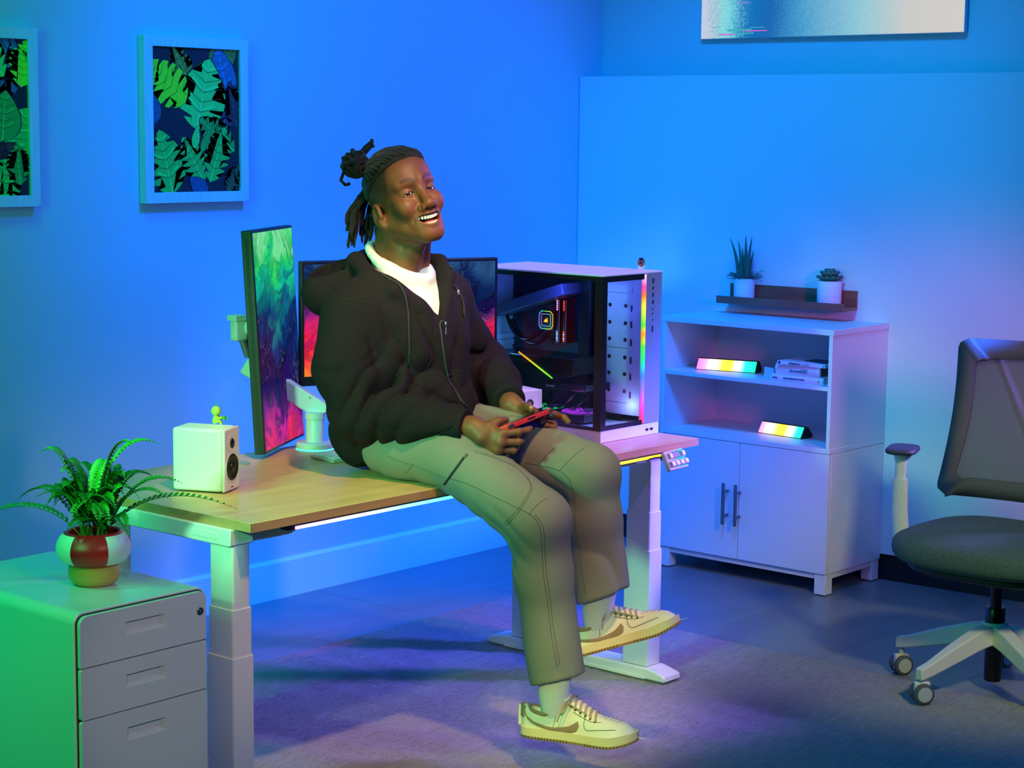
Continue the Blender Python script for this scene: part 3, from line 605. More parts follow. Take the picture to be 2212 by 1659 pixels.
# ------------------------------------------------------------------ wall shelf with two pots
m_wal = M('walnut', (140, 80, 62), 0.4, var=((6, 70, 70), 0.22), bump=((10, 90, 90), 0.06, 0.001))
sh = thing('walnut_wall_shelf', 'dark walnut picture ledge mounted on the board above the white cabinet', 'shelf', (6.182, 4.212, 0.992), -math.radians(86.86))
SL = 0.540
obj('ledge', bx(0, SL, -0.104, -0.002, 0.0, 0.012), m_wal, sh, bevel=0.0008, seg=1)
obj('front_lip', bx(0, SL, -0.112, -0.1042, 0.0, 0.028), m_wal, sh, bevel=0.0008, seg=1)
obj('back_rail', bx(0, SL, -0.0115, -0.0015, 0.0122, 0.070), m_wal, sh, bevel=0.0008, seg=1)
m_pot = M('white_ceramic', (232, 232, 234), 0.35)
al = thing('aloe_plant', 'spiky aloe in a plain white pot at the left end of the walnut shelf', 'plant', (6.128, 4.118, 1.0045))
obj('pot', lathe(B(), [(0, 0), (0.036, 0), (0.0395, 0.004), (0.0400, 0.082), (0.0370, 0.083), (0.0365, 0.07), (0, 0.07)], n=40), m_pot, al, smooth=True)
m_aloe = M('aloe_green', (56, 92, 74), 0.5, var=(60, 0.2))
def aloe_leaf(base, lean, L, w):
    b = B(); p0 = Vector(base); p2 = p0 + Vector(lean) + Vector((0, 0, L)); p1 = p0 + Vector(lean) * 0.25 + Vector((0, 0, L * 0.55)); cv = bez(p0, p1, p2, 14)
    tube(b, cv, [w * (1 - (i / 14) ** 1.4) + 0.0006 for i in range(15)], 8)
    for i in range(1, 13):
        for s in (-1, 1):
            p = cv[i] + Vector((0.35, -0.94, 0)) * s * w * (1 - (i / 14) ** 1.4)
            tube(b, [p, p + Vector((0.35 * s, -0.94 * s, 0.5)) * 0.003], [0.0010, 0.0002], 4)
    obj('leaf', b, m_aloe, al, smooth=True)
for base, lean, L, wd in (((-0.012, 0.014, 0.075), (-0.012, 0.040, 0), 0.160, 0.0085), ((-0.010, 0.004, 0.075), (-0.006, 0.018, 0), 0.150, 0.0085), ((0.004, -0.002, 0.075), (0.0, 0.004, 0), 0.170, 0.0095), ((-0.006, -0.014, 0.075), (-0.004, -0.022, 0), 0.168, 0.0085), ((0.012, 0.01, 0.075), (0.01, 0.02, 0), 0.125, 0.008), ((0.010, -0.010, 0.075), (0.016, -0.012, 0), 0.115, 0.008)):
    aloe_leaf(base, lean, L, wd)
b = B()
for i in range(70):
    a = random.uniform(0, 2 * PI); r0 = random.uniform(0.012, 0.036); p = Vector((r0 * math.cos(a), r0 * math.sin(a), 0.082)); pts = [p]
    for k in range(5):
        a += random.uniform(-0.9, 0.9); p = p + Vector((math.cos(a) * 0.009, math.sin(a) * 0.009, random.uniform(-0.003, 0.010) - 0.004 * (k > 2))); pts.append(p)
    tube(b, pts, 0.0009, 4)
obj('moss', b, M('grey_moss', (90, 92, 84), 0.9), al, kind='stuff')
su = thing('succulent_plant', 'rosette succulent in a ribbed white pot at the right end of the walnut shelf', 'plant', (6.156, 3.762, 1.0045))
prof = [(0, 0), (0.036, 0), (0.042, 0.006)]
for i in range(9): z = 0.010 + i * 0.0085; prof += [(0.0448, z), (0.0458, z + 0.004), (0.0448, z + 0.0078)]
prof += [(0.0462, 0.092), (0.0430, 0.093), (0.042, 0.08), (0, 0.08)]
obj('pot', lathe(B(), prof, n=44), m_pot, su, smooth=True)
m_suc = M('succulent_green', (66, 112, 92), 0.5, var=(50, 0.2))
sm = None
for ring, (n, tilt, L, wd, z) in enumerate(((11, 12, 0.052, 0.016, 0.088), (10, 30, 0.046, 0.016, 0.094), (8, 48, 0.038, 0.014, 0.100), (6, 64, 0.028, 0.011, 0.104), (4, 78, 0.018, 0.008, 0.106))):
    for k in range(n):
        a = 2 * PI * k / n + ring * 0.35
        b = B(); n_ = 8; rows = []
        for i in range(n_ + 1):
            t = i / n_; ww = wd * (math.sin(PI * min(1, 0.14 + 0.86 * t)) ** 0.55) * (0.62 + 0.5 * t) * (1 if i < n_ else 0.05); up = 0.010 * t * t
            rows.append([(t * L, -ww, up + 0.004), (t * L, -ww * 0.5, up), (t * L, 0, up - 0.002), (t * L, ww * 0.5, up), (t * L, ww, up + 0.004)])
        Mx = Matrix.Translation((0, 0, z)) @ Matrix.Rotation(a, 4, 'Z') @ Matrix.Rotation(-math.radians(tilt), 4, 'Y')
        vs = [[b.verts.new(Mx @ Vector(p)) for p in r] for r in rows]
        for r0, r1 in zip(vs, vs[1:]):
            for q in range(4): b.faces.new((r0[q], r0[q + 1], r1[q + 1], r1[q]))
        o = obj('leaf', b, m_suc, su, smooth='all'); md = o.modifiers.new('thick', 'SOLIDIFY'); md.thickness = 0.0028; md.offset = 0

# ------------------------------------------------------------------ speakers and desk trinkets
m_spk = M('white_speaker_shell', (232, 233, 230), 0.45); m_cone = M('black_cone', (20, 20, 22), 0.45); m_bezel = M('speaker_baffle', (228, 226, 222), 0.5)
def speaker(loc, rz, label):
    t = thing('bookshelf_speaker', label, 'speaker', loc, rz, group='small white speakers on the desk')
    Wd, D, H = 0.090, 0.142, 0.161   # local x = width, -y = front
    obj('shell', bx(0, Wd, 0.010, D, 0.0035, H), m_spk, t, bevel=0.008, seg=4)
    obj('baffle', bx(0.0004, Wd - 0.0004, 0.0, 0.0096, 0.0035, H - 0.0004), m_bezel, t, bevel=0.004, seg=3)
    b = B(); cbox(b, (Wd / 2, D / 2, 0.0018), (Wd * 0.7, D * 0.7, 0.0036)); obj('rubber_foot', b, m_black, t)
    YF = lambda x, z: axes((x, 0, z), (1, 0, 0), (0, 0, 1), (0, -1, 0))
    for nm, z, r0, r1, dep in (('tweeter', 0.122, 0.0245, 0.0125, 0.006), ('woofer', 0.062, 0.0385, 0.0335, 0.004)):
        wg = obj(nm + '_ring', lathe(B(), [(r0, 0.0), (r0, 0.0012), ((r0 + r1) / 2, 0.0010), (r1 + 0.0005, 0.0004)], n=40, m=YF(Wd / 2, z)), m_bezel, t, smooth=True)
        if nm == 'woofer': pr = [(r1, 0.0006), (r1 - 0.002, 0.0030), (r1 - 0.006, 0.0032), (r1 - 0.0085, 0.0012), (r1 - 0.014, 0.0008), (0.0125, -0.0002 + 0.0009), (0.0115, 0.0032), (0.006, 0.0052), (0, 0.0058)]
        else: pr = [(r1, 0.0008), (r1 - 0.0015, 0.0022), (r1 - 0.004, 0.0010), (0.0075, 0.0012), (0.005, 0.0042), (0, 0.0052)]
        obj(nm, lathe(B(), pr, n=40, m=YF(Wd / 2, z)), m_cone, t, smooth=True)
    text('badge', 'EDIFIER', 0.0056, ROOT[t] @ axes((Wd / 2 - 0.010, -0.0002, 0.0105), (1, 0, 0), (0, 0, 1), (0, -1, 0)), M('copper_badge', (170, 104, 60), 0.4, metal=0.6), t, sx=0.95)
    return t
speaker((3.117, 3.616, DZ), math.radians(24.5), 'small white speaker near the left end of the desk, green figurine on top')
speaker((4.186, 3.582, DZ), math.radians(-14), 'small white speaker half hidden behind the forearm, beside the computer tower')
def figurine(loc, rz, label, pose):
    t = thing('toy_figurine', label, 'figurine', loc, rz, group='little green figurines on the speakers')
    m1 = M('glow_green_vinyl', (176, 204, 74), 0.5); m2 = M('leaf_green_vinyl', (40, 150, 50), 0.45)
    b = B(); sphere(b, (0, 0, 0.034), 0.0128, 20); obj('head', b, m1, t, smooth='all')
    b = B(); tube(b, [(0.0, 0, 0.003), (-0.001, 0, 0.010), (0.0, 0, 0.017), (0, 0, 0.024)], [0.0085, 0.0092, 0.0078, 0.005], 16); obj('torso', b, m1, t, smooth=True)
    for s in (-1, 1):
        b = B()
        if pose == 'sit': tube(b, [(0.0, s * 0.006, 0.006), (0.008, s * 0.006, 0.011), (0.012, s * 0.0055, 0.004), (0.015, s * 0.0055, 0.002)], [0.0045, 0.0042, 0.0038, 0.0030], 10)
        else: tube(b, [(0.0, s * 0.004, 0.008), (0.001, s * 0.005, 0.002), (0.006, s * 0.005, 0.002)], [0.0045, 0.0042, 0.0032], 10)
        obj('leg', b, m1 if pose == 'sit' else m2, t, smooth=True)
        b = B(); tube(b, [(0.0, s * 0.008, 0.021), (0.007, s * 0.0085, 0.016), (0.014, s * 0.003, 0.017)] if pose == 'sit' else [(0, s * 0.008, 0.021), (0.006, s * 0.010, 0.014), (0.009, s * 0.004, 0.010)], [0.0036, 0.0034, 0.003], 10); obj('arm', b, m1, t, smooth=True)
    if pose == 'sit':
        b = B(); tube(b, [(0, 0, 0.046), (0.001, 0.0, 0.050), (0.003, 0, 0.052)], [0.0012, 0.0012, 0.002], 8); sphere(b, (0.004, 0, 0.051), (0.0035, 0.0016, 0.002), 10); obj('sprout', b, m2, t, smooth=True)
        b = B(); lathe(b, [(0, 0), (0.0052, 0), (0.0046, 0.010), (0.003, 0.010), (0, 0.010)], (0.020, 0, 0.012), 16); tube(b, [(0.023, 0, 0.014), (0.030, 0, 0.0165)], [0.0014, 0.0012], 8); cyl(b, (0.030, 0, 0.0145), (0.0312, 0, 0.0185), 0.0020, n=10); obj('watering_can', b, m2, t, smooth=True)
    return t
figurine((3.168, 3.706, DZ + 0.161), math.radians(-48), 'small green seated figurine with a watering can on the left speaker', 'sit')
figurine((4.263, 3.658, DZ + 0.161), math.radians(-60), 'small yellow-green standing figurine on the right speaker', 'stand')
# ------------------------------------------------------------------ keyboard
kb = thing('keyboard', 'slim white keyboard partly hidden behind the seated person', 'keyboard', (3.640, 3.866, DZ), math.radians(-12))
KW, KD = 0.42, 0.118
b = B(); prism(b, [(0, 0.002), (KD, 0.006), (KD, 0.013), (0.004, 0.009), (0, 0.007)], 0, KW, Matrix(((0, 0, 1, 0), (-1, 0, 0, 0), (0, 1, 0, 0), (0, 0, 0, 1)))); bmesh.ops.transform(b, matrix=Matrix.Translation((0, 0, 0)), verts=b.verts[:])
obj('base', bx(0, KW, -KD, 0, 0.0005, 0.0085), M('aluminium', (200, 204, 210), 0.35, metal=0.5), kb, bevel=0.003)
m_key = M('white_keycap', (226, 228, 234), 0.5); kme = None
for r in range(6):
    for c in range(21):
        if r == 5 and 4 <= c <= 7: continue
        if kme is None: o = obj('key', bx(0, 0.0165, -0.0165, 0, 0.0087, 0.0115), m_key, kb, bevel=0.0012, seg=2); kme = o.data
        else: o = obj('key', None, None, kb, mesh=kme, bevel=0.0012, seg=2)
        o.location = (0.008 + c * 0.0193, -0.006 - r * 0.0182, 0)
# ------------------------------------------------------------------ monitors
def wallpaper(name, w, h, stops, seed, strength=1.0, warp=0.9):
    """swirling liquid wallpaper, local x = width 0..w, z = height 0..h"""
    m = bpy.data.materials.new(name); m.use_nodes = True; nt = m.node_tree; N = nt.nodes; L = nt.links
    N.remove(N['Principled BSDF'])
    tc = N.new('ShaderNodeTexCoord'); mp = N.new('ShaderNodeMapping'); mp.inputs['Location'].default_value = (seed, 0, seed * 1.7); L.new(tc.outputs['Object'], mp.inputs[0])
    def nz(vec, scale, det, dist):
        n = N.new('ShaderNodeTexNoise'); n.inputs['Scale'].default_value = scale; n.inputs['Detail'].default_value = det; n.inputs['Distortion'].default_value = dist; L.new(vec, n.inputs['Vector']); return n
    def mth(op, a, b=None, c=None):
        n = N.new('ShaderNodeMath'); n.operation = op
        for i, v in enumerate((a, b, c)):
            if v is None: continue
            if isinstance(v, (int, float)): n.inputs[i].default_value = v
            else: L.new(v, n.inputs[i])
        return n.outputs[0]
    big = nz(mp.outputs[0], 3.2, 2.0, warp * 1.6)
    vm = N.new('ShaderNodeVectorMath'); vm.operation = 'MULTIPLY_ADD'; L.new(big.outputs['Color'], vm.inputs[0]); vm.inputs[1].default_value = (0.38, 0.0, 0.55); L.new(mp.outputs[0], vm.inputs[2])
    fine = nz(vm.outputs[0], 5.5, 3.0, 1.2)
    sx = N.new('ShaderNodeSeparateXYZ'); L.new(tc.outputs['Object'], sx.inputs[0])
    v = mth('DIVIDE', sx.outputs[2], h)
    v = mth('ADD', v, mth('MULTIPLY', mth('SUBTRACT', big.outputs[0], 0.5), 0.75))
    v = mth('ADD', v, mth('MULTIPLY', mth('SUBTRACT', fine.outputs[0], 0.5), 0.55))
    rp = N.new('ShaderNodeValToRGB'); els = rp.color_ramp.elements
    while len(els) < len(stops): els.new(0.5)
    for el, (p, c) in zip(els, stops): el.position = p; el.color = rgb(*c)
    L.new(v, rp.inputs[0])
    # glossy streak lines where the fine field crosses thin bands
    s = mth('FRACT', mth('MULTIPLY', fine.outputs[0], 5.0)); s = mth('ABSOLUTE', mth('SUBTRACT', s, 0.5))
    st = N.new('ShaderNodeMapRange'); st.inputs[1].default_value = 0.035; st.inputs[2].default_value = 0.0; st.inputs[3].default_value = 0.0; st.inputs[4].default_value = 0.12; L.new(s, st.inputs[0])
    sh = N.new('ShaderNodeMapRange'); sh.inputs[1].default_value = 0.0; sh.inputs[2].default_value = 0.5; sh.inputs[3].default_value = 0.55; sh.inputs[4].default_value = 1.15; L.new(s, sh.inputs[0])
    mx = N.new('ShaderNodeMix'); mx.data_type = 'RGBA'; mx.blend_type = 'MULTIPLY'; mx.inputs['Factor'].default_value = 1; L.new(rp.outputs[0], mx.inputs['A']); L.new(sh.outputs[0], mx.inputs['B'])
    m2 = N.new('ShaderNodeMix'); m2.data_type = 'RGBA'; m2.blend_type = 'SCREEN'; L.new(st.outputs[0], m2.inputs['Factor']); L.new(mx.outputs['Result'], m2.inputs['A']); m2.inputs['B'].default_value = (0.5, 0.6, 0.8, 1)
    e = N.new('ShaderNodeEmission'); e.inputs[1].default_value = strength; L.new(m2.outputs['Result'], e.inputs[0])
    gl = N.new('ShaderNodeBsdfGlossy'); gl.inputs['Roughness'].default_value = 0.25; gl.inputs[0].default_value = (0.03, 0.03, 0.03, 1)
    ad = N.new('ShaderNodeAddShader'); L.new(e.outputs[0], ad.inputs[0]); L.new(gl.outputs[0], ad.inputs[1]); L.new(ad.outputs[0], N['Material Output'].inputs[0])
    return m
m_mon = M('black_monitor_shell', (24, 26, 30), 0.42); m_silver = M('silver_metal', (176, 180, 186), 0.35, metal=0.7)
NAV = (6, 16, 62)
# central landscape monitor
a = Vector((0.574, -0.25, 0)).normalized(); nb = Vector((0, 0, 1)).cross(a)
mo = thing('desktop_monitor', 'landscape monitor with red and navy swirling wallpaper behind the seated person', 'monitor', (3.769, 4.0385, 0.899), math.atan2(a.y, a.x))
MW, MH = 0.6185, 0.3585
obj('shell', bx(0, MW, 0.0, 0.024, 0, MH), m_mon, mo, bevel=0.003)
obj('screen', bx(0.010, MW - 0.010, -0.0012, 0.001, 0.028, MH - 0.010), wallpaper('liquid_wallpaper_wide', MW, MH, [(0.0, (255, 150, 40)), (0.14, (250, 84, 60)), (0.26, (240, 30, 70)), (0.42, (206, 36, 110)), (0.50, (120, 36, 130)), (0.60, (30, 14, 80)), (0.72, NAV), (0.90, (14, 40, 96)), (1.0, (40, 80, 130))], 1.3), mo)
b = B(); box(b, MW / 2 - 0.10, MW / 2 + 0.10, 0.026, 0.034, -0.160, 0.12); obj('stand_leg', b, m_silver, mo, bevel=0.002)
b = B(); box(b, MW / 2 - 0.13, MW / 2 + 0.13, -0.105, 0.045, -0.1685, -0.1605); obj('stand_foot', b, m_silver, mo, bevel=0.002)
# portrait monitor
a = Vector((0.30, 0.168, 0.0)).normalized(); u = Vector((0.046, 0.067, 0.61)); u = (u - a * u.dot(a)).normalized(); yb = u.cross(a)
pm_m = axes((3.525, 3.921, 0.745), a, yb, u)
po = thing('portrait_monitor', 'tall portrait monitor with green and violet swirling wallpaper at the left', 'monitor', (3.525, 3.921, 0.745), rot=pm_m.to_euler())
PW, PH = 0.352, 0.612
obj('shell', bx(0, PW, 0, 0.030, 0, PH), m_mon, po, bevel=0.002)
obj('screen', bx(0.008, PW - 0.008, -0.0012, 0.001, 0.008, PH - 0.008), wallpaper('liquid_wallpaper_tall', PW, PH, [(0.0, (236, 40, 90)), (0.10, (196, 40, 140)), (0.18, (110, 24, 130)), (0.28, (40, 16, 96)), (0.44, (10, 22, 80)), (0.56, (8, 50, 110)), (0.68, (14, 130, 130)), (0.80, (20, 190, 140)), (0.90, (40, 200, 90)), (1.0, (120, 226, 150))], 5.1), po)
b = B()
for i in range(110):
    z = 0.02 + i * (PH - 0.04) / 110; box(b, -0.0008, 0.0004, 0.010, 0.020, z, z + 0.0022)
obj('vent_slots', b, m_gap, po, kind='stuff')
# monitor arm
am = thing('monitor_arm', 'white articulated monitor arm on a round glowing base behind the keyboard', 'monitor arm', (3.757, 3.968, DZ))
m_arm = M('white_arm', (226, 230, 228), 0.42)
obj('base', lathe(B(), [(0, 0.003), (0.054, 0.003), (0.055, 0.006), (0.055, 0.016), (0.050, 0.021), (0, 0.021)], n=44), m_arm, am, smooth=True)
obj('base_glow', lathe(B(), [(0, 0.0006), (0.0545, 0.0006), (0.0545, 0.0030), (0, 0.0030)], n=44), emat('cyan_ring', (60, 235, 255), 3.0), am)
obj('pillar', lathe(B(), [(0.026, 0.020), (0.026, 0.082), (0.0245, 0.084), (0.0285, 0.086), (0.0285, 0.104), (0, 0.104)], n=36), m_arm, am, smooth=True)
def beam(bm, p, q, w0, w1, h0, h1):
    p, q = Vector(p), Vector(q); d = (q - p).normalized(); s = d.cross(Vector((0, 0, 1))).normalized(); t = s.cross(d)
    A = [p + s * sx * w0 / 2 + t * sz * h0 / 2 for sx, sz in ((-1, -1), (1, -1), (1, 1), (-1, 1))]; C = [q + s * sx * w1 / 2 + t * sz * h1 / 2 for sx, sz in ((-1, -1), (1, -1), (1, 1), (-1, 1))]
    va = [bm.verts.new(x) for x in A]; vc = [bm.verts.new(x) for x in C]; bm.faces.new(va[::-1]); bm.faces.new(vc)
    for k in range(4): bm.faces.new((va[k], va[(k + 1) % 4], vc[(k + 1) % 4], vc[k]))
b = B(); beam(b, (0.040, -0.004, 0.098), (-0.112, 0.168, 0.238), 0.044, 0.044, 0.050, 0.056); lo = obj('lower_link', b, m_arm, am, bevel=0.006, seg=3)
b = B(); cbox(b, (0.0, 0, 0), (0.004, 0.0008, 0.005)); b.transform(Matrix.Translation((-0.012, 0.010, 0.146))); obj('level_mark', b, M('yellow_label', (220, 200, 60), 0.5), lo)
b = B(); cyl(b, (-0.118, 0.150, 0.262), (-0.150, 0.140, 0.318), 0.011, n=16); cyl(b, (-0.098, 0.150, 0.262), (-0.130, 0.140, 0.318), 0.008, n=16); obj('spring_link', b, m_silver, am, smooth=True)
b = B(); cbox(b, (-0.158, 0.142, 0.338), (0.044, 0.030, 0.060)); obj('head_joint', b, m_arm, am, bevel=0.007, seg=3)
b = B(); cbox(b, (-0.166, 0.142, 0.372), (0.036, 0.040, 0.012))
for i in range(8): cbox(b, (-0.182 + i * 0.0045, 0.142, 0.379), (0.0018, 0.040, 0.004))
obj('cable_clip', b, m_arm, am, kind='stuff')
b = B(); cyl(b, (-0.135, 0.128, 0.345), (-0.128, 0.096, 0.345), 0.021, n=28); hj = obj('tilt_joint', b, m_arm, am, bevel=0.003)
b = B(); cyl(b, (-0.128, 0.0965, 0.345), (-0.1275, 0.094, 0.345), 0.0125, n=24); obj('joint_cap', b, m_silver, hj)
b = B(); beam(b, (-0.128, 0.125, 0.345), (-0.045, 0.110, 0.345), 0.030, 0.030, 0.036, 0.036); obj('mount_plate', b, m_arm, am, bevel=0.004)

# ------------------------------------------------------------------ desktop computer
def glass_mat(name, tint, refl=0.10):
    m = bpy.data.materials.new(name); m.use_nodes = True; nt = m.node_tree; N = nt.nodes
    N.remove(N['Principled BSDF']); t = N.new('ShaderNodeBsdfTransparent'); t.inputs[0].default_value = tint
    g = N.new('ShaderNodeBsdfGlossy'); g.inputs['Roughness'].default_value = 0.02
    fr = N.new('ShaderNodeFresnel'); fr.inputs[0].default_value = 1.18
    mx = N.new('ShaderNodeMixShader'); nt.links.new(fr.outputs[0], mx.inputs[0]); nt.links.new(t.outputs[0], mx.inputs[1]); nt.links.new(g.outputs[0], mx.inputs[2]); nt.links.new(mx.outputs[0], N['Material Output'].inputs[0])
    return m
PX0, PX1, PY0, PY1, PZ0, PZ1 = 4.389, 4.677, 3.437, 3.962, DZ, 1.222
pc = thing('desktop_computer', 'white glass-sided gaming computer with glowing parts at the right end of the desk', 'computer', (4.533, 3.70, DZ))
m_pcw = M('pc_white_steel', (226, 226, 232), 0.35); m_pcs = M('pc_silver_strip', (140, 142, 150), 0.42, metal=0.1); m_pcb = M('pc_black_trim', (8, 9, 12), 0.3); m_pci = M('pc_grey_interior', (185, 190, 200), 0.5)
obj('top_panel', bx(PX0, PX1, PY0, PY1, PZ1 - 0.006, PZ1), m_pcw, pc, world=True, bevel=0.0015)
b = B(); prism(b, [(PX0 + 0.0, -PY0), (PX1, -PY0), (PX1, -PY1), (PX0 + 0.0, -PY1)], 0.7445, 0.7625, Matrix(((1, 0, 0, 0), (0, -1, 0, 0), (0, 0, 1, 0), (0, 0, 0, 1))))
obj('base', bx(PX0 + 0.004, PX1, PY0 + 0.002, PY1, DZ + 0.0006, 0.7665), m_pcw, pc, world=True, bevel=0.002)
bs = bpy.data.objects['base'] if False else None
for x in (4.612, 4.634):
    obj('usb_port', bx(x, x + 0.012, PY0 + 0.0005, PY0 + 0.004, 0.7445, 0.7515), m_pcb, pc, world=True)
b = B()
for (x0, x1, y0, y1, z0, z1) in ((PX0, PX0 + 0.012, PY0, PY0 + 0.012, 0.7665, 1.216), (PX0, PX0 + 0.006, PY0 + 0.012, PY1 - 0.004, 0.7665, 0.776), (PX0, PX0 + 0.006, PY0 + 0.012, PY1 - 0.004, 1.203, 1.216), (PX0, PX0 + 0.006, PY0 + 0.012, PY0 + 0.028, 0.776, 1.203),
                                 (PX0 + 0.012, 4.590, PY0, PY0 + 0.006, 0.7665, 0.780), (PX0 + 0.012, 4.590, PY0, PY0 + 0.006, 1.200, 1.216), (PX0 + 0.012, PX0 + 0.024, PY0, PY0 + 0.006, 0.780, 1.200)): box(b, x0, x1, y0, y1, z0, z1)
obj('black_trim', b, m_pcb, pc, world=True)
obj('glass_side', bx(PX0 + 0.0012, PX0 + 0.0042, PY0 + 0.028, PY1 - 0.006, 0.776, 1.203), glass_mat('tinted_glass', (0.78, 0.84, 0.86, 1)), pc, world=True)
obj('glass_front', bx(PX0 + 0.024, 4.588, PY0 + 0.0012, PY0 + 0.0042, 0.780, 1.200), glass_mat('tinted_glass_front', (0.80, 0.84, 0.88, 1)), pc, world=True)
obj('led_strip', bx(4.5895, 4.5975, PY0 - 0.001, PY0 + 0.010, 0.770, 1.214), ramp_emat('tower_led_glow', 2, 0.04, 0.484, [(0.0, (255, 60, 110)), (0.10, (255, 70, 200)), (0.22, (150, 110, 255)), (0.32, (60, 120, 255)), (0.42, (40, 220, 140)), (0.52, (70, 230, 60)), (0.60, (255, 140, 40)), (0.66, (60, 225, 60)), (0.78, (230, 235, 60)), (0.86, (255, 110, 40)), (0.92, (255, 60, 160)), (1.0, (255, 190, 240))], 1.7), pc, world=True)
fs = obj('port_strip', bx(4.5978, PX1, PY0, PY0 + 0.020, 0.7667, 1.2158), m_pcs, pc, world=True, bevel=0.001, seg=1)
for z, hgt in ((1.194, 0.015), (1.172, 0.009), (1.152, 0.012), (1.131, 0.012), (1.050, 0.018)):
    obj('port', bx(4.629, 4.636, PY0 - 0.0006, PY0 + 0.003, z - hgt / 2, z + hgt / 2), m_pcb, fs, world=True, bevel=0.0006, seg=1)
for z in (1.109, 1.096, 1.077):
    b = B(); cyl(b, (4.6325, PY0 - 0.0006, z), (4.6325, PY0 + 0.003, z), 0.0028, n=14); obj('button', b, m_pcb, fs, world=True)
obj('right_panel', bx(PX1 - 0.004, PX1, PY0 + 0.020, PY1, 0.7667, 1.2158), m_pcw, pc, world=True)
obj('rear_panel', bx(PX0 + 0.006, PX1 - 0.004, PY1 - 0.004, PY1, 0.7667, 1.2158), m_pci, pc, world=True)
obj('motherboard_tray', bx(4.600, 4.604, PY0 + 0.09, PY1 - 0.004, 0.7667, 1.2158), M('dark_tray', (26, 32, 44), 0.5), pc, world=True)
bk = obj('fan_bracket', bx(4.588, 4.592, PY0 + 0.010, PY0 + 0.170, 0.79, 1.205), m_pci, pc, world=True)
for z in (1.117, 1.065, 1.015, 0.962, 0.912, 0.860):
    for y in (3.563, 3.504):
        b = B(); cyl(b, (4.5870, y, z), (4.5885, y, z), 0.0062, n=14); obj('rubber_grommet', b, m_pcb, bk, world=True)
for z in (1.165, 1.110, 1.062, 1.008, 0.955, 0.905, 0.850):
    obj('slot', bx(4.5870, 4.5885, 3.479, 3.485, z - 0.010, z + 0.010), m_pcb, bk, world=True)
for z in (0.825, 0.99, 1.155):
    obj('panel_line', bx(4.5875, 4.5885, 3.495, 3.575, z - 0.0006, z + 0.0006), m_pcb, bk, world=True)
obj('cable_cover', bx(4.560, 4.599, PY0 + 0.185, PY0 + 0.225, 0.80, 1.20), m_pcb, pc, world=True)
m_rad = M('black_radiator', (60, 62, 90), 0.5)
b = B(); cbox(b, (0, 0, 0), (0.12, 0.30, 0.034)); b.transform(Matrix.Translation((4.535, 3.80, 1.120)) @ Matrix.Rotation(math.radians(-17), 4, 'X')); obj('radiator', b, m_rad, pc, world=True, bevel=0.003)  # block tilted to imitate a slanted reflection in the side glass
b = B(); tube(b, bez((4.55, 3.76, 1.03), (4.50, 3.80, 0.93), (4.54, 3.91, 1.05), 14), 0.006, 10); obj('coolant_hose', b, m_pcb, pc, world=True, smooth=True)
b = B(); tube(b, bez((4.55, 3.79, 1.03), (4.49, 3.84, 0.95), (4.54, 3.93, 1.06), 14), 0.006, 10); obj('coolant_hose', b, m_pcb, pc, world=True, smooth=True)
# pump block with a glowing ring and a small sail emblem
PB = axes((4.545, 3.776, 1.058), (0, -1, 0), (0, 0, 1), (-1, 0, 0))
pu = obj('pump_block', prism(B(), rrect(-0.030, 0.030, -0.030, 0.030, 0.008, 4), -0.030, 0.0, PB), m_pcb, pc, world=True)
def ring(r0, r1, ch, mat, nm):
    o_ = [(-r1 + ch, -r1), (r1 - ch, -r1), (r1, -r1 + ch), (r1, r1 - ch), (r1 - ch, r1), (-r1 + ch, r1), (-r1, r1 - ch), (-r1, -r1 + ch)]
    k = r0 / r1; b = B(); n = 8
    A = [b.verts.new(PB @ Vector((x, y, 0.0012))) for x, y in o_]; C = [b.verts.new(PB @ Vector((x * k, y * k, 0.0012))) for x, y in o_]
    for i in range(n): b.faces.new((A[i], A[(i + 1) % n], C[(i + 1) % n], C[i]))
    ex = bmesh.ops.extrude_face_region(b, geom=b.faces[:]); bmesh.ops.translate(b, vec=(-0.0008, 0, 0), verts=[v for v in ex['geom'] if isinstance(v, bmesh.types.BMVert)])
    obj(nm, b, mat, pu, world=True)
ring(0.0262, 0.0280, 0.010, ramp_emat('ring_glow', 1, 0.045, 0.105, [(0.0, (255, 170, 60)), (0.35, (200, 240, 60)), (0.6, (60, 230, 110)), (0.85, (60, 200, 230)), (1.0, (120, 120, 255))], 1.8), 'glow_ring')
ring(0.0175, 0.0188, 0.003, ramp_emat('ring_glow_inner', 1, 0.055, 0.095, [(0.0, (120, 230, 190)), (0.5, (120, 200, 255)), (1.0, (180, 120, 255))], 1.4), 'inner_ring')
b = B()
for dx, hgt, tip in ((-0.0066, 0.009, 0.004), (-0.0020, 0.0125, 0.004), (0.0028, 0.0145, 0.0035)):
    prism(b, [(dx - 0.0020, -0.0065), (dx + 0.0024, -0.0065), (dx + 0.0034, -0.0015), (dx + 0.0012 + tip * 0.2, -0.0065 + hgt), (dx - 0.0004, -0.0065 + hgt * 0.5)], 0.0004, 0.0010, PB)
obj('sail_emblem', b, emat('amber_glow', (255, 176, 50), 2.2), pu, world=True, kind='stuff')
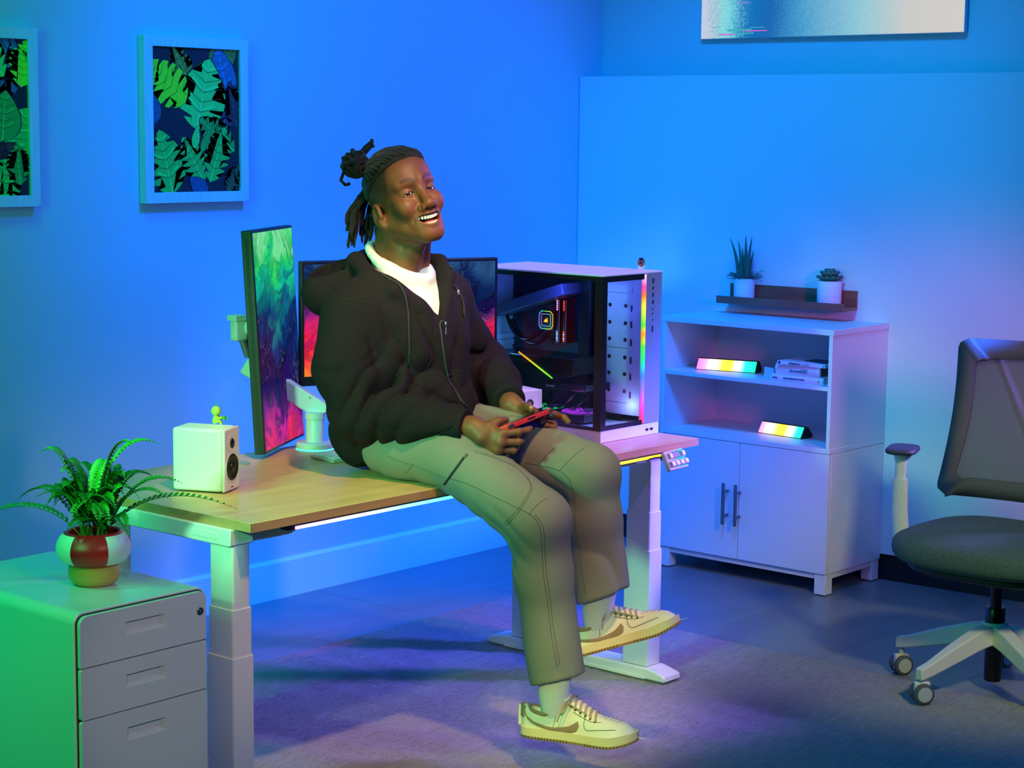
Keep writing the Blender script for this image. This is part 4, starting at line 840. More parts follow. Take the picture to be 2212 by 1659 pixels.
for y, cols in ((3.738, ((240, 150, 220), (120, 150, 255), (150, 220, 255))), (3.712, ((255, 60, 40), (255, 90, 60), (220, 170, 255)))):
    rm = obj('memory_module', bx(4.552, 4.600, y - 0.004, y + 0.004, 0.990, 1.125), m_pcb, pc, world=True)
    for k in range(5):
        obj('led', bx(4.5505, 4.552, y - 0.0025, y + 0.0025, 1.090 + k * 0.0065, 1.0945 + k * 0.0065), emat('led_%d' % hash(cols[0]), cols[0], 2.0), rm, world=True)
        obj('led', bx(4.5505, 4.552, y - 0.0025, y + 0.0025, 0.996 + k * 0.0065, 1.0005 + k * 0.0065), emat('led_%d' % hash(cols[k % 2 + 1]), cols[k % 2 + 1], 2.0), rm, world=True)
    b = B()
    for k in range(34): box(b, 4.5515, 4.552, y - 0.0085, y - 0.0075, 0.994 + k * 0.0038, 0.9955 + k * 0.0038)
    obj('led_dots', b, emat('led_dot', (200, 160, 230), 1.2), rm, world=True, kind='stuff')
gp = obj('graphics_card', bx(4.455, 4.600, 3.60, 3.93, 0.905, 0.958), m_pcb, pc, world=True, bevel=0.003)
b = B(); beam(b, (4.452, 3.806, 0.965), (4.452, 3.672, 0.896), 0.002, 0.002, 0.0045, 0.0045); obj('card_light', b, ramp_emat('card_glow', 1, -0.03, 0.11, [(0.0, (60, 230, 60)), (0.35, (180, 235, 50)), (0.7, (255, 190, 40)), (1.0, (255, 140, 40))], 1.6), gp, world=True)
text('card_name', 'GEFORCE RTX', 0.008, axes((4.4542, 3.90, 0.938), (0, -1, 0), (0, 0, 1), (-1, 0, 0)), M('grey_print', (80, 110, 110), 0.5), gp)
for i, z in enumerate((0.995, 0.975, 0.89, 0.868, 0.846)):
    obj('expansion_slot', bx(4.50, 4.598, PY1 - 0.012, PY1 - 0.005, z - 0.008, z + 0.008), M('slot_white', (190, 194, 204), 0.4), pc, world=True)
b = B()
for i in range(12):
    for j in range(3): box(b, 4.43 + i * 0.010, 4.4335 + i * 0.010, PY1 - 0.0055, PY1 - 0.0042, 1.07 + j * 0.042, 1.10 + j * 0.042)
obj('vent_slots', b, M('vent_light', (170, 180, 210), 0.4), pc, world=True, kind='stuff')
for cy in (3.60, 3.74, 3.88):
    fr = B(); cbox(fr, (4.500, cy, 0.786), (0.118, 0.118, 0.025)); fo = obj('bottom_fan', fr, m_pcb, pc, world=True, bevel=0.002)
    fb = B()
    for k in range(9):
        a0 = 2 * PI * k / 9; v = [fb.verts.new((4.5 + r * math.cos(a0 + da), cy + r * math.sin(a0 + da), z)) for r, da, z in ((0.016, 0, 0.8), (0.052, 0.05, 0.8), (0.052, 0.5, 0.805), (0.016, 0.45, 0.805))]; fb.faces.new(v)
    obj('fan_blades', fb, M('smoked_blade', (90, 100, 130), 0.15, spec=0.8), fo, world=True, kind='stuff')
    rb = B(); lathe(rb, [(0.055, 0.0), (0.057, 0.0), (0.057, 0.0015), (0.055, 0.0015), (0.055, 0.0)], (4.5, cy, 0.7992), 36); obj('fan_ring', rb, emat('fan_glow_%d' % int(cy * 100), ((200, 60, 255), (40, 220, 120), (60, 140, 255))[int(cy * 10) % 3], 0.9), fo, world=True)
obj('drive_box', bx(4.47, 4.598, 3.56, 3.72, 0.862, 0.882), m_pcb, pc, world=True, bevel=0.002)
text('drive_name', 'Seasonic', 0.010, axes((4.4692, 3.712, 0.868), (0, -1, 0), (0, 0, 1), (-1, 0, 0)), M('white_print', (190, 200, 200), 0.5), pc)
for k in range(4):
    b = B(); tube(b, bez((4.50, 3.56 + 0.05 * k, 0.86), (4.43 + 0.01 * k, 3.57 + 0.06 * k, 0.80), (4.52, 3.66 + 0.05 * k, 0.80), 10), 0.0025, 6); obj('cable', b, m_pcb, pc, world=True, smooth=True)
light('case_upper_fill', 'POINT', (4.420, 3.62, 1.16), (4.5, 3.7, 0), (0.08, 0.16, 1.0), 2.2, 0.02)  # this and the next point lights are added to brighten the case interior
light('case_rear_glow', 'POINT', (4.44, 3.86, 0.99), (4.5, 3.7, 0), (0.10, 0.45, 1.0), 0.5, 0.02)
light('case_front_glow', 'POINT', (4.56, 3.475, 0.82), (4.5, 3.7, 0), (0.35, 0.45, 1.0), 0.25, 0.02)
light('case_floor_glow', 'POINT', (4.44, 3.60, 0.83), (4.5, 3.7, 0), (0.75, 0.15, 1.0), 0.35, 0.03)
# bead trinket standing on the tower
tr = thing('bead_trinket', 'tiny brown and white bead ornament on top of the computer tower', 'ornament', (4.655, 3.500, PZ1), math.radians(-20))
bm1, bm2, bm3 = M('brown_bead', (150, 100, 66), 0.5), M('white_bead', (226, 222, 226), 0.5), M('navy_bead', (20, 26, 70), 0.5)
pat = ['.kkk.', 'bkkbb', 'bbbbk', 'bkkbb', 'bbbbb', 'wbbbw', 'wwwww', 'wwww.']
for r, row in enumerate(pat):
    for c, ch in enumerate(row):
        if ch == '.': continue
        b = B(); cyl(b, (-0.009 + c * 0.0045, -0.002, 0.0335 - r * 0.0044), (-0.009 + c * 0.0045, 0.003, 0.0335 - r * 0.0044), 0.00235, n=8)
        obj('bead', b, {'b': bm1, 'w': bm2, 'k': bm3}[ch], tr)
# macro pad hanging under the right end of the desk
xx = Vector((0.96, 0.0, 0.03)).normalized(); zz = Vector((-0.33, 0.42, 0.85)); zz = (zz - xx * zz.dot(xx)).normalized(); yy = zz.cross(xx)
mp_m = axes((4.528, 3.262, 0.690), xx, yy, zz)
mpad = thing('macro_pad', 'small white six-key pad with a tiny screen under the desk edge', 'keypad', (4.528, 3.262, 0.690), rot=mp_m.to_euler())
obj('housing', bx(-0.047, 0.047, 0.0, 0.016, -0.029, 0.029), M('white_pad_shell', (226, 226, 232), 0.45), mpad, bevel=0.005, seg=3)
b = B(); box(b, -0.042, 0.042, -0.0008, 0.0004, -0.024, 0.026); obj('glow_plate', b, ramp_emat('pad_glow', 0, -0.045, 0.045, [(0.0, (240, 170, 255)), (0.35, (190, 160, 255)), (0.6, (60, 210, 240)), (1.0, (60, 220, 255))], 0.9), mpad)
obj('display', bx(-0.015, 0.015, -0.005, -0.0006, 0.004, 0.022), M('dark_display', (14, 26, 50), 0.2), mpad, bevel=0.001)
for x, z in ((-0.030, 0.012), (0.030, 0.012), (-0.033, -0.012), (-0.011, -0.012), (0.011, -0.012), (0.033, -0.012)):
    b = B(); v0 = [b.verts.new((x + sx * 0.0095, -0.0008, z + sz * 0.0095)) for sx, sz in ((-1, -1), (1, -1), (1, 1), (-1, 1))]; v1 = [b.verts.new((x + sx * 0.0066, -0.011, z + sz * 0.0066)) for sx, sz in ((-1, -1), (1, -1), (1, 1), (-1, 1))]
    b.faces.new(v0); b.faces.new(v1)
    for k in range(4): b.faces.new((v0[k], v0[(k + 1) % 4], v1[(k + 1) % 4], v1[k]))
    obj('key', b, m_key, mpad, bevel=0.001)
b = B(); tube(b, [(-0.046, 0.012, 0.018), (-0.062, 0.022, 0.022), (-0.08, 0.035, 0.024)], 0.0022, 8); obj('cable', b, m_pcb, mpad, smooth=True)
obj('clamp', bx(-0.02, 0.02, 0.0158, 0.040, 0.012, 0.026), m_black, mpad)

# ------------------------------------------------------------------ office chair
ch = thing('office_chair', 'grey mesh-back office chair with white frame, cut by the right edge of the picture', 'chair', (5.165, 2.555, 0))
m_chw = M('chair_white_plastic', (206, 208, 200), 0.5); m_seat = M('grey_weave', (66, 88, 82), 0.9, var=(240, 0.35), bump=((600, 600, 600), 0.5, 0.002)); m_tyre = M('grey_tyre', (70, 76, 78), 0.6)
def superell(bm, c, r, e1=4.0, e2=2.4, nu=48, nv=24):
    sg = lambda x, p: math.copysign(abs(x) ** p, x)
    rows = []
    for j in range(nv + 1):
        ph = -PI / 2 + PI * j / nv; row = []
        for i in range(nu):
            th = 2 * PI * i / nu; cp, sp = sg(math.cos(ph), 2 / e2), sg(math.sin(ph), 2 / e2)
            row.append(bm.verts.new((c[0] + r[0] * cp * sg(math.cos(th), 2 / e1), c[1] + r[1] * cp * sg(math.sin(th), 2 / e1), c[2] + r[2] * sp)))
        rows.append(row)
    for a, b in zip(rows, rows[1:]):
        for i in range(nu): bm.faces.new((a[i], a[(i + 1) % nu], b[(i + 1) % nu], b[i]))
    bmesh.ops.remove_doubles(bm, verts=bm.verts[:], dist=1e-5)
    return bm
b = B(); superell(b, (0.015, 0.005, 0.425), (0.262, 0.285, 0.058), 3.2, 2.6)
for v in b.verts:
    if v.co.z > 0.43: v.co.z += 0.010 - 0.10 * (v.co.x + 0.02) ** 2 * 0
    if v.co.x < -0.15: v.co.z -= 0.9 * (v.co.x + 0.15) ** 2
obj('seat', b, m_seat, ch, smooth='all')
obj('seat_pan', superell(B(), (0.02, 0.005, 0.375), (0.225, 0.24, 0.028), 3.2, 2.6), M('dark_pan', (22, 26, 28), 0.6), ch, smooth='all')
# mesh back
def back_surface(inset, off, n=26, mm=30):
    b = B(); g = []
    for j in range(mm + 1):
        t = j / mm; z = 0.530 + inset + (0.486 - 2 * inset) * t; hw = (0.315 - 0.035 * t) - inset
        rr = 0.035; ez = min(t, 1 - t) * 0.486
        if ez < rr: hw -= (rr - math.sqrt(max(0, rr * rr - (rr - ez) ** 2)))
        row = []
        for i in range(n + 1):
            s = -1 + 2 * i / n; y = s * hw
            row.append(b.verts.new((0.235 + 0.05 * t + 0.035 * math.sin(PI * t) - 0.045 * s * s + off, y, z)))
        g.append(row)
    for r0, r1 in zip(g, g[1:]):
        for i in range(n): b.faces.new((r0[i], r0[i + 1], r1[i + 1], r1[i]))
    return b, g
def mesh_fabric():
    m = bpy.data.materials.new('chair_mesh'); m.use_nodes = True; nt = m.node_tree; N = nt.nodes; p = N['Principled BSDF']
    p.inputs['Base Color'].default_value = rgb(78, 96, 82); p.inputs['Roughness'].default_value = 0.7
    tc = N.new('ShaderNodeTexCoord'); mp = N.new('ShaderNodeMapping'); mp.inputs['Scale'].default_value = (1, 420, 420); nt.links.new(tc.outputs['Object'], mp.inputs[0])
    ck = N.new('ShaderNodeTexChecker'); ck.inputs['Scale'].default_value = 1.0; ck.inputs[1].default_value = (1, 1, 1, 1); ck.inputs[2].default_value = (0.78, 0.78, 0.78, 1); nt.links.new(mp.outputs[0], ck.inputs[0])
    nt.links.new(ck.outputs[0], p.inputs['Alpha'])
    return m
b, g = back_surface(0.0, 0.0); o = obj('back_mesh', b, mesh_fabric(), ch, smooth='all')
b, g = back_surface(0.0, 0.004)
bord = [r[0].co.copy() for r in g] + [v.co.copy() for v in g[-1]] + [r[-1].co.copy() for r in g[::-1]] + [v.co.copy() for v in g[0][::-1]]; b.free()
b = B(); n_ = len(bord)
# fabric border band
b2, g2 = back_surface(0.0, -0.002); b3, g3 = back_surface(0.058, -0.002)
rim0 = [v.co.copy() for v in [r[0] for r in g2] + g2[-1] + [r[-1] for r in g2[::-1]] + g2[0][::-1]]; rim1 = [v.co.copy() for v in [r[0] for r in g3] + g3[-1] + [r[-1] for r in g3[::-1]] + g3[0][::-1]]
b2.free(); b3.free(); A = [b.verts.new(p) for p in rim0]; C = [b.verts.new(p) for p in rim1]
for i in range(len(A)): b.faces.new((A[i], A[(i + 1) % len(A)], C[(i + 1) % len(A)], C[i]))
bo = obj('back_border', b, M('grey_green_border', (66, 82, 70), 0.85, var=(300, 0.15)), ch, smooth='all'); md = bo.modifiers.new('t', 'SOLIDIFY'); md.thickness = 0.010; md.offset = -1
# white Y frame behind the mesh
b = B(); beam(b, (0.300, 0.0, 0.44), (0.345, 0.0, 0.70), 0.10, 0.14, 0.03, 0.03); obj('back_spine', b, m_chw, ch, bevel=0.008)
for s in (-1, 1):
    b = B(); beam(b, (0.340, s * 0.03, 0.62), (0.345, s * 0.20, 0.96), 0.05, 0.035, 0.024, 0.02); obj('back_strut', b, m_chw, ch, bevel=0.006)
b = B(); beam(b, (0.05, 0, 0.375), (0.31, 0, 0.41), 0.10, 0.09, 0.03, 0.04); beam(b, (0.29, 0, 0.40), (0.325, 0, 0.56), 0.09, 0.10, 0.04, 0.03); obj('back_bracket', b, m_chw, ch, bevel=0.006, kind='stuff')
# left arm rest (the other one is outside the picture)
b = B(); tube(b, [(-0.085, 0.270, 0.40), (-0.085, 0.282, 0.52), (-0.083, 0.285, 0.615)], [0.027, 0.026, 0.025], 16, flat=0.62); po_ = obj('arm_post', b, m_chw, ch, smooth=True)
b = B(); tube(b, [(-0.083, 0.285, 0.60), (-0.078, 0.287, 0.66), (-0.068, 0.289, 0.686)], [0.018, 0.018, 0.030], 14, flat=0.62); obj('arm_inner_post', b, m_chw, po_, smooth=True)
b = B(); superell(b, (0, 0, 0), (0.074, 0.047, 0.0125), 4.0, 2.6, 40, 16); b.transform(Matrix.Translation((-0.055, 0.296, 0.698)) @ Matrix.Rotation(math.radians(20), 4, 'Z')); obj('arm_pad', b, M('dark_soft_pad', (44, 52, 60), 0.55), ch, smooth='all')
# gas lift
b = B(); lathe(b, [(0, 0.034), (0.024, 0.034), (0.0255, 0.04), (0.0255, 0.19), (0, 0.19)], n=28); obj('gas_cylinder', b, m_pcb, ch, smooth=True)
b = B(); lathe(b, [(0, 0.205), (0.029, 0.205), (0.029, 0.252), (0.026, 0.256), (0.017, 0.256), (0.017, 0.36), (0, 0.36)], n=28); obj('gas_lift', b, m_pcb, ch, smooth=True)
# five star base
b = B(); lathe(b, [(0, 0.150), (0.030, 0.150), (0.040, 0.165), (0.042, 0.20), (0.034, 0.212), (0, 0.212)], n=32); hub = obj('base_hub', b, m_chw, ch, smooth=True)
caster_src = None
for k in range(5):
    an = math.radians(165 - 72 * k); d = Vector((math.cos(an), math.sin(an), 0)); sd = Vector((-d.y, d.x, 0))
    b = B(); secs = []
    for t, wd, zt, zb in ((0.02, 0.030, 0.208, 0.152), (0.08, 0.026, 0.196, 0.140), (0.18, 0.021, 0.162, 0.112), (0.27, 0.017, 0.126, 0.088), (0.312, 0.0155, 0.115, 0.080)):
        secs.append([b.verts.new(d * t + sd * s * w2 + Vector((0, 0, z))) for s, w2, z in ((-1, wd, zb), (1, wd, zb), (1, wd * 0.82, zt), (-1, wd * 0.82, zt))])
    b.faces.new(secs[0][::-1]); b.faces.new(secs[-1])
    for r0, r1 in zip(secs, secs[1:]):
        for q in range(4): b.faces.new((r0[q], r0[(q + 1) % 4], r1[(q + 1) % 4], r1[q]))
    lg = obj('base_leg', b, m_chw, ch, bevel=0.005, seg=3)
    c0 = d * 0.296; ca = an + (0.5, 1.9, 0.9, 0.3, 2.2)[k]; cd_ = Vector((math.cos(ca), math.sin(ca), 0)); off = Vector((-cd_.y, cd_.x, 0)) * 0.012
    if k == 0: ax = Vector((0.62, 0.78, 0)).normalized()
    elif k == 1: ax = Vector((0.55, 0.83, 0)).normalized()
    else: ax = cd_
    zf = 0.012 if k == 0 else 0.0
    b = B(); cyl(b, c0 + Vector((0, 0, 0.058 + zf)), c0 + Vector((0, 0, 0.085)), 0.007, n=12)
    cbox(b, (0, 0, 0), (0.018, 0.046, 0.050), Matrix.Translation(c0 + Vector((0, 0, 0.038 + zf))) @ axes((0, 0, 0), ax, Vector((-ax.y, ax.x, 0)), (0, 0, 1)))
    obj('caster_fork', b, m_chw, lg, bevel=0.004)
    for s in (-1, 1):
        b = B(); p = c0 + ax * s * 0.017 + Vector((0, 0, 0.0300 + zf)); q = axes(p, Vector((-ax.y, ax.x, 0)), (0, 0, 1), ax * 1)
        lathe(b, [(0, -0.009), (0.026, -0.009), (0.0297, -0.006), (0.0297, 0.006), (0.026, 0.009), (0.0225, 0.0092), (0, 0.0092)], n=28, m=q); obj('caster_wheel', b, m_tyre, lg, smooth=True)
        b = B(); lathe(b, [(0, 0.0094 * s), (0.0222, 0.0094 * s), (0.021, 0.0108 * s), (0, 0.0112 * s)], n=28, m=q); obj('wheel_cap', b, M('light_grey_cap', (170, 178, 184), 0.45), lg, smooth=True)
# ------------------------------------------------------------------ implicit surfaces (numpy) for the person and clothes
def A3(*p): return np.array(p, float)
def smin(a, b, k):
    h = np.clip(0.5 + 0.5 * (b - a) / k, 0, 1); return b * (1 - h) + a * h - k * h * (1 - h)
def smax(a, b, k): return -smin(-a, -b, k)
def ell(P, c, r):
    q = (P - np.array(c)) / np.array(r); k0 = np.sqrt((q * q).sum(1)) + 1e-9; q2 = q / np.array(r); k1 = np.sqrt((q2 * q2).sum(1)) + 1e-9
    return k0 * (k0 - 1) / k1
def cone(P, a, b, ra, rb):
    a = np.array(a, float); ab = np.array(b, float) - a; t = np.clip(((P - a) @ ab) / (ab @ ab), 0, 1)
    return np.linalg.norm(P - a - t[:, None] * ab, axis=1) - (ra + t * (rb - ra))
def chain(P, pts, rs, k=0.01):
    d = None
    for i in range(len(pts) - 1):
        e = cone(P, pts[i], pts[i + 1], rs[i], rs[i + 1]); d = e if d is None else smin(d, e, k)
    return d
def isosurf(fn, lo, hi, res, slack=0.012):
    lo = np.array(lo, float); nb = np.ceil((np.array(hi) - lo) / (res * 8)).astype(int); n = nb * 8
    bi = np.stack(np.meshgrid(*[np.arange(k) for k in nb], indexing='ij'), -1).reshape(-1, 3)
    cd = fn(lo + (bi * 8 + 3.5) * res)
    V = np.repeat(np.repeat(np.repeat(np.sign(cd).reshape(nb), 8, 0), 8, 1), 8, 2).astype(np.float32)
    keep = bi[np.abs(cd) < res * 7.5 + slack]
    off = np.stack(np.meshgrid(*[np.arange(8)] * 3, indexing='ij'), -1).reshape(-1, 3)
    for s in range(0, len(keep), 600):
        I = (keep[s:s + 600, None, :] * 8 + off[None]).reshape(-1, 3); V[I[:, 0], I[:, 1], I[:, 2]] = fn(lo + I * res)
    S = V < 0
    cnt = np.zeros(tuple(n - 1), np.int8)
    for dx in (0, 1):
        for dy in (0, 1):
            for dz in (0, 1): cnt += S[dx:n[0] - 1 + dx, dy:n[1] - 1 + dy, dz:n[2] - 1 + dz]
    C = np.argwhere((cnt > 0) & (cnt < 8)); vid = np.full(tuple(n - 1), -1, np.int32); vid[C[:, 0], C[:, 1], C[:, 2]] = np.arange(len(C))
    pos = np.zeros((len(C), 3)); num = np.zeros(len(C))
    cor = [(0, 0, 0), (1, 0, 0), (0, 1, 0), (1, 1, 0), (0, 0, 1), (1, 0, 1), (0, 1, 1), (1, 1, 1)]
    cv = [V[C[:, 0] + c[0], C[:, 1] + c[1], C[:, 2] + c[2]] for c in cor]
    for i, j in ((0, 1), (2, 3), (4, 5), (6, 7), (0, 2), (1, 3), (4, 6), (5, 7), (0, 4), (1, 5), (2, 6), (3, 7)):
        a, b = cv[i], cv[j]; m = (a < 0) != (b < 0); t = np.where(m, a / np.where(m, a - b, 1), 0)
        pos += m[:, None] * (np.array(cor[i]) + t[:, None] * (np.array(cor[j]) - np.array(cor[i]))); num += m
    pos = lo + (C + pos / num[:, None]) * res
    F = []
    for d in range(3):
        e1, e2 = [(1, 2), (2, 0), (0, 1)][d]; sl0 = [slice(1, None)] * 3; sl0[d] = slice(0, -1); sl1 = [slice(1, None)] * 3
        a = S[:-1, :-1, :-1] if False else S; x = np.zeros_like(S); 
        sh = np.zeros_like(S); idx = [slice(None)] * 3; idx[d] = slice(0, -1); idx2 = [slice(None)] * 3; idx2[d] = slice(1, None)
        ch = np.zeros_like(S); ch[tuple(idx)] = S[tuple(idx)] != S[tuple(idx2)]
        E = np.argwhere(ch); ok = (E[:, e1] > 0) & (E[:, e2] > 0) & (E < n - 1).all(1); E = E[ok]
        u = np.zeros(3, int); u[e1] = 1; v = np.zeros(3, int); v[e2] = 1
        g = lambda q: vid[q[:, 0], q[:, 1], q[:, 2]]
        q = np.stack([g(E), g(E - u), g(E - u - v), g(E - v)], 1); fl = S[E[:, 0], E[:, 1], E[:, 2]]
        q = np.where(fl[:, None], q, q[:, ::-1]); F.append(q[(q >= 0).all(1)])
    return pos, np.concatenate(F)
def relax(V, F, it=2, k=0.5):
    e = np.concatenate([F[:, [0, 1]], F[:, [1, 2]], F[:, [2, 3]], F[:, [3, 0]]])
    for _ in range(it):
        s = np.zeros_like(V); c = np.zeros(len(V))
        for a, b in ((0, 1), (1, 0)):
            for ax in range(3): s[:, ax] += np.bincount(e[:, a], V[e[:, b], ax], len(V))
            c += np.bincount(e[:, a], minlength=len(V))
        V = V + k * (s / np.maximum(c, 1)[:, None] - V)
    return V
def np_obj(name, V, F, mat, parent, col=None, label=None):
    r = root_of(parent) if parent is not None else None
    if r is not None and r in ROOT:
        Mi = np.array(ROOT[r].inverted()); V = V @ Mi[:3, :3].T + Mi[:3, 3]
    me = bpy.data.meshes.new(name); me.vertices.add(len(V)); me.vertices.foreach_set('co', V.astype(np.float32).ravel())
    me.loops.add(F.size); me.loops.foreach_set('vertex_index', F.astype(np.int32).ravel())
    me.polygons.add(len(F)); me.polygons.foreach_set('loop_start', np.arange(0, F.size, 4, dtype=np.int32)); me.polygons.foreach_set('loop_total', np.full(len(F), 4, np.int32))
    me.polygons.foreach_set('use_smooth', np.ones(len(F), bool)); me.update(calc_edges=True); me.validate()
    if col is not None:
        at = me.color_attributes.new('pigment', 'FLOAT_COLOR', 'POINT'); at.data.foreach_set('color', np.concatenate([col, np.ones((len(col), 1))], 1).astype(np.float32).ravel())
    me.materials.append(mat); o = bpy.data.objects.new(name, me); COL.objects.link(o)
    if parent is not None: o.parent = parent
    if label: o['label'] = label
    return o
def snap(fn, P, it=6, off=0.0):
    P = np.array(P, float)
    for _ in range(it):
        d = fn(P) - off; h = 0.0015; g = np.stack([fn(P + np.eye(3)[i] * h) - fn(P - np.eye(3)[i] * h) for i in range(3)], 1) / (2 * h); g /= np.linalg.norm(g, axis=1, keepdims=True) + 1e-9
        P = P - g * d[:, None] * 0.8
    return P
def dens(pts, n=6):
    """Catmull-Rom resampling of a polyline"""
    pts = [np.array(p, float) for p in pts]; out = []
    for i in range(len(pts) - 1):
        p0, p1, p2, p3 = pts[max(i - 1, 0)], pts[i], pts[i + 1], pts[min(i + 2, len(pts) - 1)]
        for k in range(n):
            t = k / n; out.append(0.5 * (2 * p1 + (p2 - p0) * t + (2 * p0 - 5 * p1 + 4 * p2 - p3) * t * t + (3 * p1 - p0 - 3 * p2 + p3) * t ** 3))
    out.append(pts[-1]); return np.array(out)
_K = rng.normal(size=(10, 3)); _PH = rng.uniform(0, 6.28, 10)
def wob(P, f, n=6):
    s = 0
    for i in range(n): s = s + np.sin(P @ (_K[i] * f) + _PH[i])
    return s / n

# ---- head pose
HS, HT = 1.065, A3(3.668, 3.53, 1.450)
def _rz(a): return np.array([[math.cos(a), -math.sin(a), 0], [math.sin(a), math.cos(a), 0], [0, 0, 1]])
def _rx(a): return np.array([[1, 0, 0], [0, math.cos(a), -math.sin(a)], [0, math.sin(a), math.cos(a)]])
def _ry(a): return np.array([[math.cos(a), 0, math.sin(a)], [0, 1, 0], [-math.sin(a), 0, math.cos(a)]])
HR = _rz(2.813) @ _rx(0.274) @ _ry(0.221)
def to_w(P): return (np.array(P, float) * HS) @ HR.T + HT
def to_h(P): return ((np.array(P, float) - HT) @ HR) / HS
NECK0, NECK1 = to_h([A3(3.690, 3.585, 1.36)])[0], to_h([A3(3.690, 3.59, 1.20)])[0]
LIPX = np.linspace(-0.0305, 0.0305, 11)
def _lip(zs, y0):
    return [(x, y0 - 15.0 * x * x, -0.0665 + 8.0 * x * x + zs * max(0.0, 1 - (x / 0.0308) ** 2) ** 0.55) for x in LIPX]
LIPU, LIPL = _lip(0.0080, 0.0925), _lip(-0.0170, 0.0890)
def head(P):
    Q = np.abs(P) * A3(1, 0, 0) + P * A3(0, 1, 1)
    d = ell(P, (0, -0.018, 0.042), (0.0735, 0.0935, 0.082))
    d = smin(d, ell(P, (0, 0.020, -0.022), (0.0585, 0.064, 0.090)), 0.03)
    d = smin(d, ell(P, (0, 0.040, 0.052), (0.055, 0.044, 0.046)), 0.03)
    d = smin(d, cone(Q, (0.0485, 0.000, -0.058), (0.017, 0.064, -0.100), 0.020, 0.019), 0.030)
    d = smin(d, ell(P, (0, 0.074, -0.105), (0.021, 0.018, 0.016)), 0.022)
    d = smin(d, ell(Q, (0.043, 0.056, -0.018), (0.020, 0.021, 0.016)), 0.02)
    d = smin(d, ell(Q, (0.041, 0.062, -0.034), (0.019, 0.019, 0.019)), 0.018)
    d = smin(d, cone(Q, (0.010, 0.080, 0.027), (0.043, 0.063, 0.026), 0.0105, 0.009), 0.016)
    d = smax(d, -ell(Q, (0.033, 0.093, 0.004), (0.019, 0.0155, 0.0110)), 0.014)
    d = smin(d, cone(P, (0, 0.079, 0.016), (0, 0.101, -0.030), 0.0095, 0.0130), 0.014)
    d = smin(d, ell(P, (0, 0.1045, -0.0360), (0.0155, 0.0125, 0.0118)), 0.008)
    d = smin(d, ell(Q, (0.0178, 0.0935, -0.0410), (0.0108, 0.0118, 0.0092)), 0.006)
    d = smin(d, ell(P, (0, 0.068, -0.070), (0.037, 0.025, 0.031)), 0.02)
    # laughing cheek fold
    d = smax(d, -cone(Q, (0.0245, 0.097, -0.040), (0.0455, 0.0760, -0.066), 0.0050, 0.0050), 0.008)
    # lids around the eyeballs, a narrow smiling slit
    e = ell(Q, (0.0315, 0.0655, 0.003), (0.0162, 0.0152, 0.0150))
    d = smin(d, e, 0.006)
    zt = P[:, 2] - 0.0025 + 9.0 * (Q[:, 0] - 0.0305) ** 2 + 0.10 * (Q[:, 0] - 0.0315)
    sl = ell(np.stack([Q[:, 0] - 0.0315, P[:, 1] - 0.083, zt], 1), (0, 0, 0), (0.0138, 0.013, 0.0025))
    d = smax(d, -sl, 0.0015)
    d = np.minimum(d, np.where(np.abs(zt) < 0.012, cone(Q, (0.020, 0.0765, 0.0085), (0.042, 0.0725, 0.0070), 0.0022, 0.0020), 1))
    # nostrils, lips, open mouth
    d = smax(d, -ell(Q, (0.0085, 0.1015, -0.0480), (0.0045, 0.0062, 0.0040)), 0.003)
    zc = P[:, 2] + 0.0665 - 8.0 * P[:, 0] ** 2
    d = smin(d, chain(P, LIPU, [0.0024 + 0.0034 * (1 - abs(x) / 0.031) for x in LIPX], 0.002), 0.006)
    d = smin(d, chain(P, LIPL, [0.0025 + 0.0044 * (1 - abs(x) / 0.031) for x in LIPX], 0.002), 0.006)
    mo_ = ell(np.stack([P[:, 0], P[:, 1] - 0.086, zc + 0.0040], 1), (0, 0, 0), (0.0305, 0.036, 0.0120))
    d = smax(d, -mo_, 0.002)
    # ears
    er = ell((Q - A3(0.0765, -0.023, -0.020)) @ _rx(-0.22), (0, 0, 0), (0.0095, 0.0190, 0.0310))
    er = smin(er, ell(Q, (0.0745, -0.013, -0.048), (0.007, 0.009, 0.009)), 0.006)
    er = smax(er, -ell((Q - A3(0.0885, -0.0195, -0.016)) @ _rx(-0.22), (0, 0, 0), (0.0105, 0.0130, 0.0225)), 0.003); er = smin(er, chain(Q, [(0.0780, -0.0260, -0.0060), (0.0785, -0.0270, -0.020), (0.0785, -0.0215, -0.032)], [0.0028, 0.0036, 0.0034], 0.003), 0.003)
    er = smin(er, ell(Q, (0.0765, -0.005, -0.024), (0.0045, 0.0040, 0.0075)), 0.003)
    d = smin(d, er, 0.008)
    # neck with throat and side muscles
    nk = cone(P, NECK0, NECK1, 0.0515, 0.058)
    nk = smin(nk, cone(P, (0, 0.012, -0.085), NECK1 + A3(0, 0.03, 0), 0.026, 0.034), 0.03)
    nk = smin(nk, cone(Q * A3(1, 1, 1), (0.060, -0.02, -0.045), (0.020, NECK1[1] + 0.05, NECK1[2] + 0.02), 0.014, 0.014), 0.03)
    d = smin(d, nk, 0.022)
    return d
SKIN = np.array(rgb(116, 66, 44)[:3])
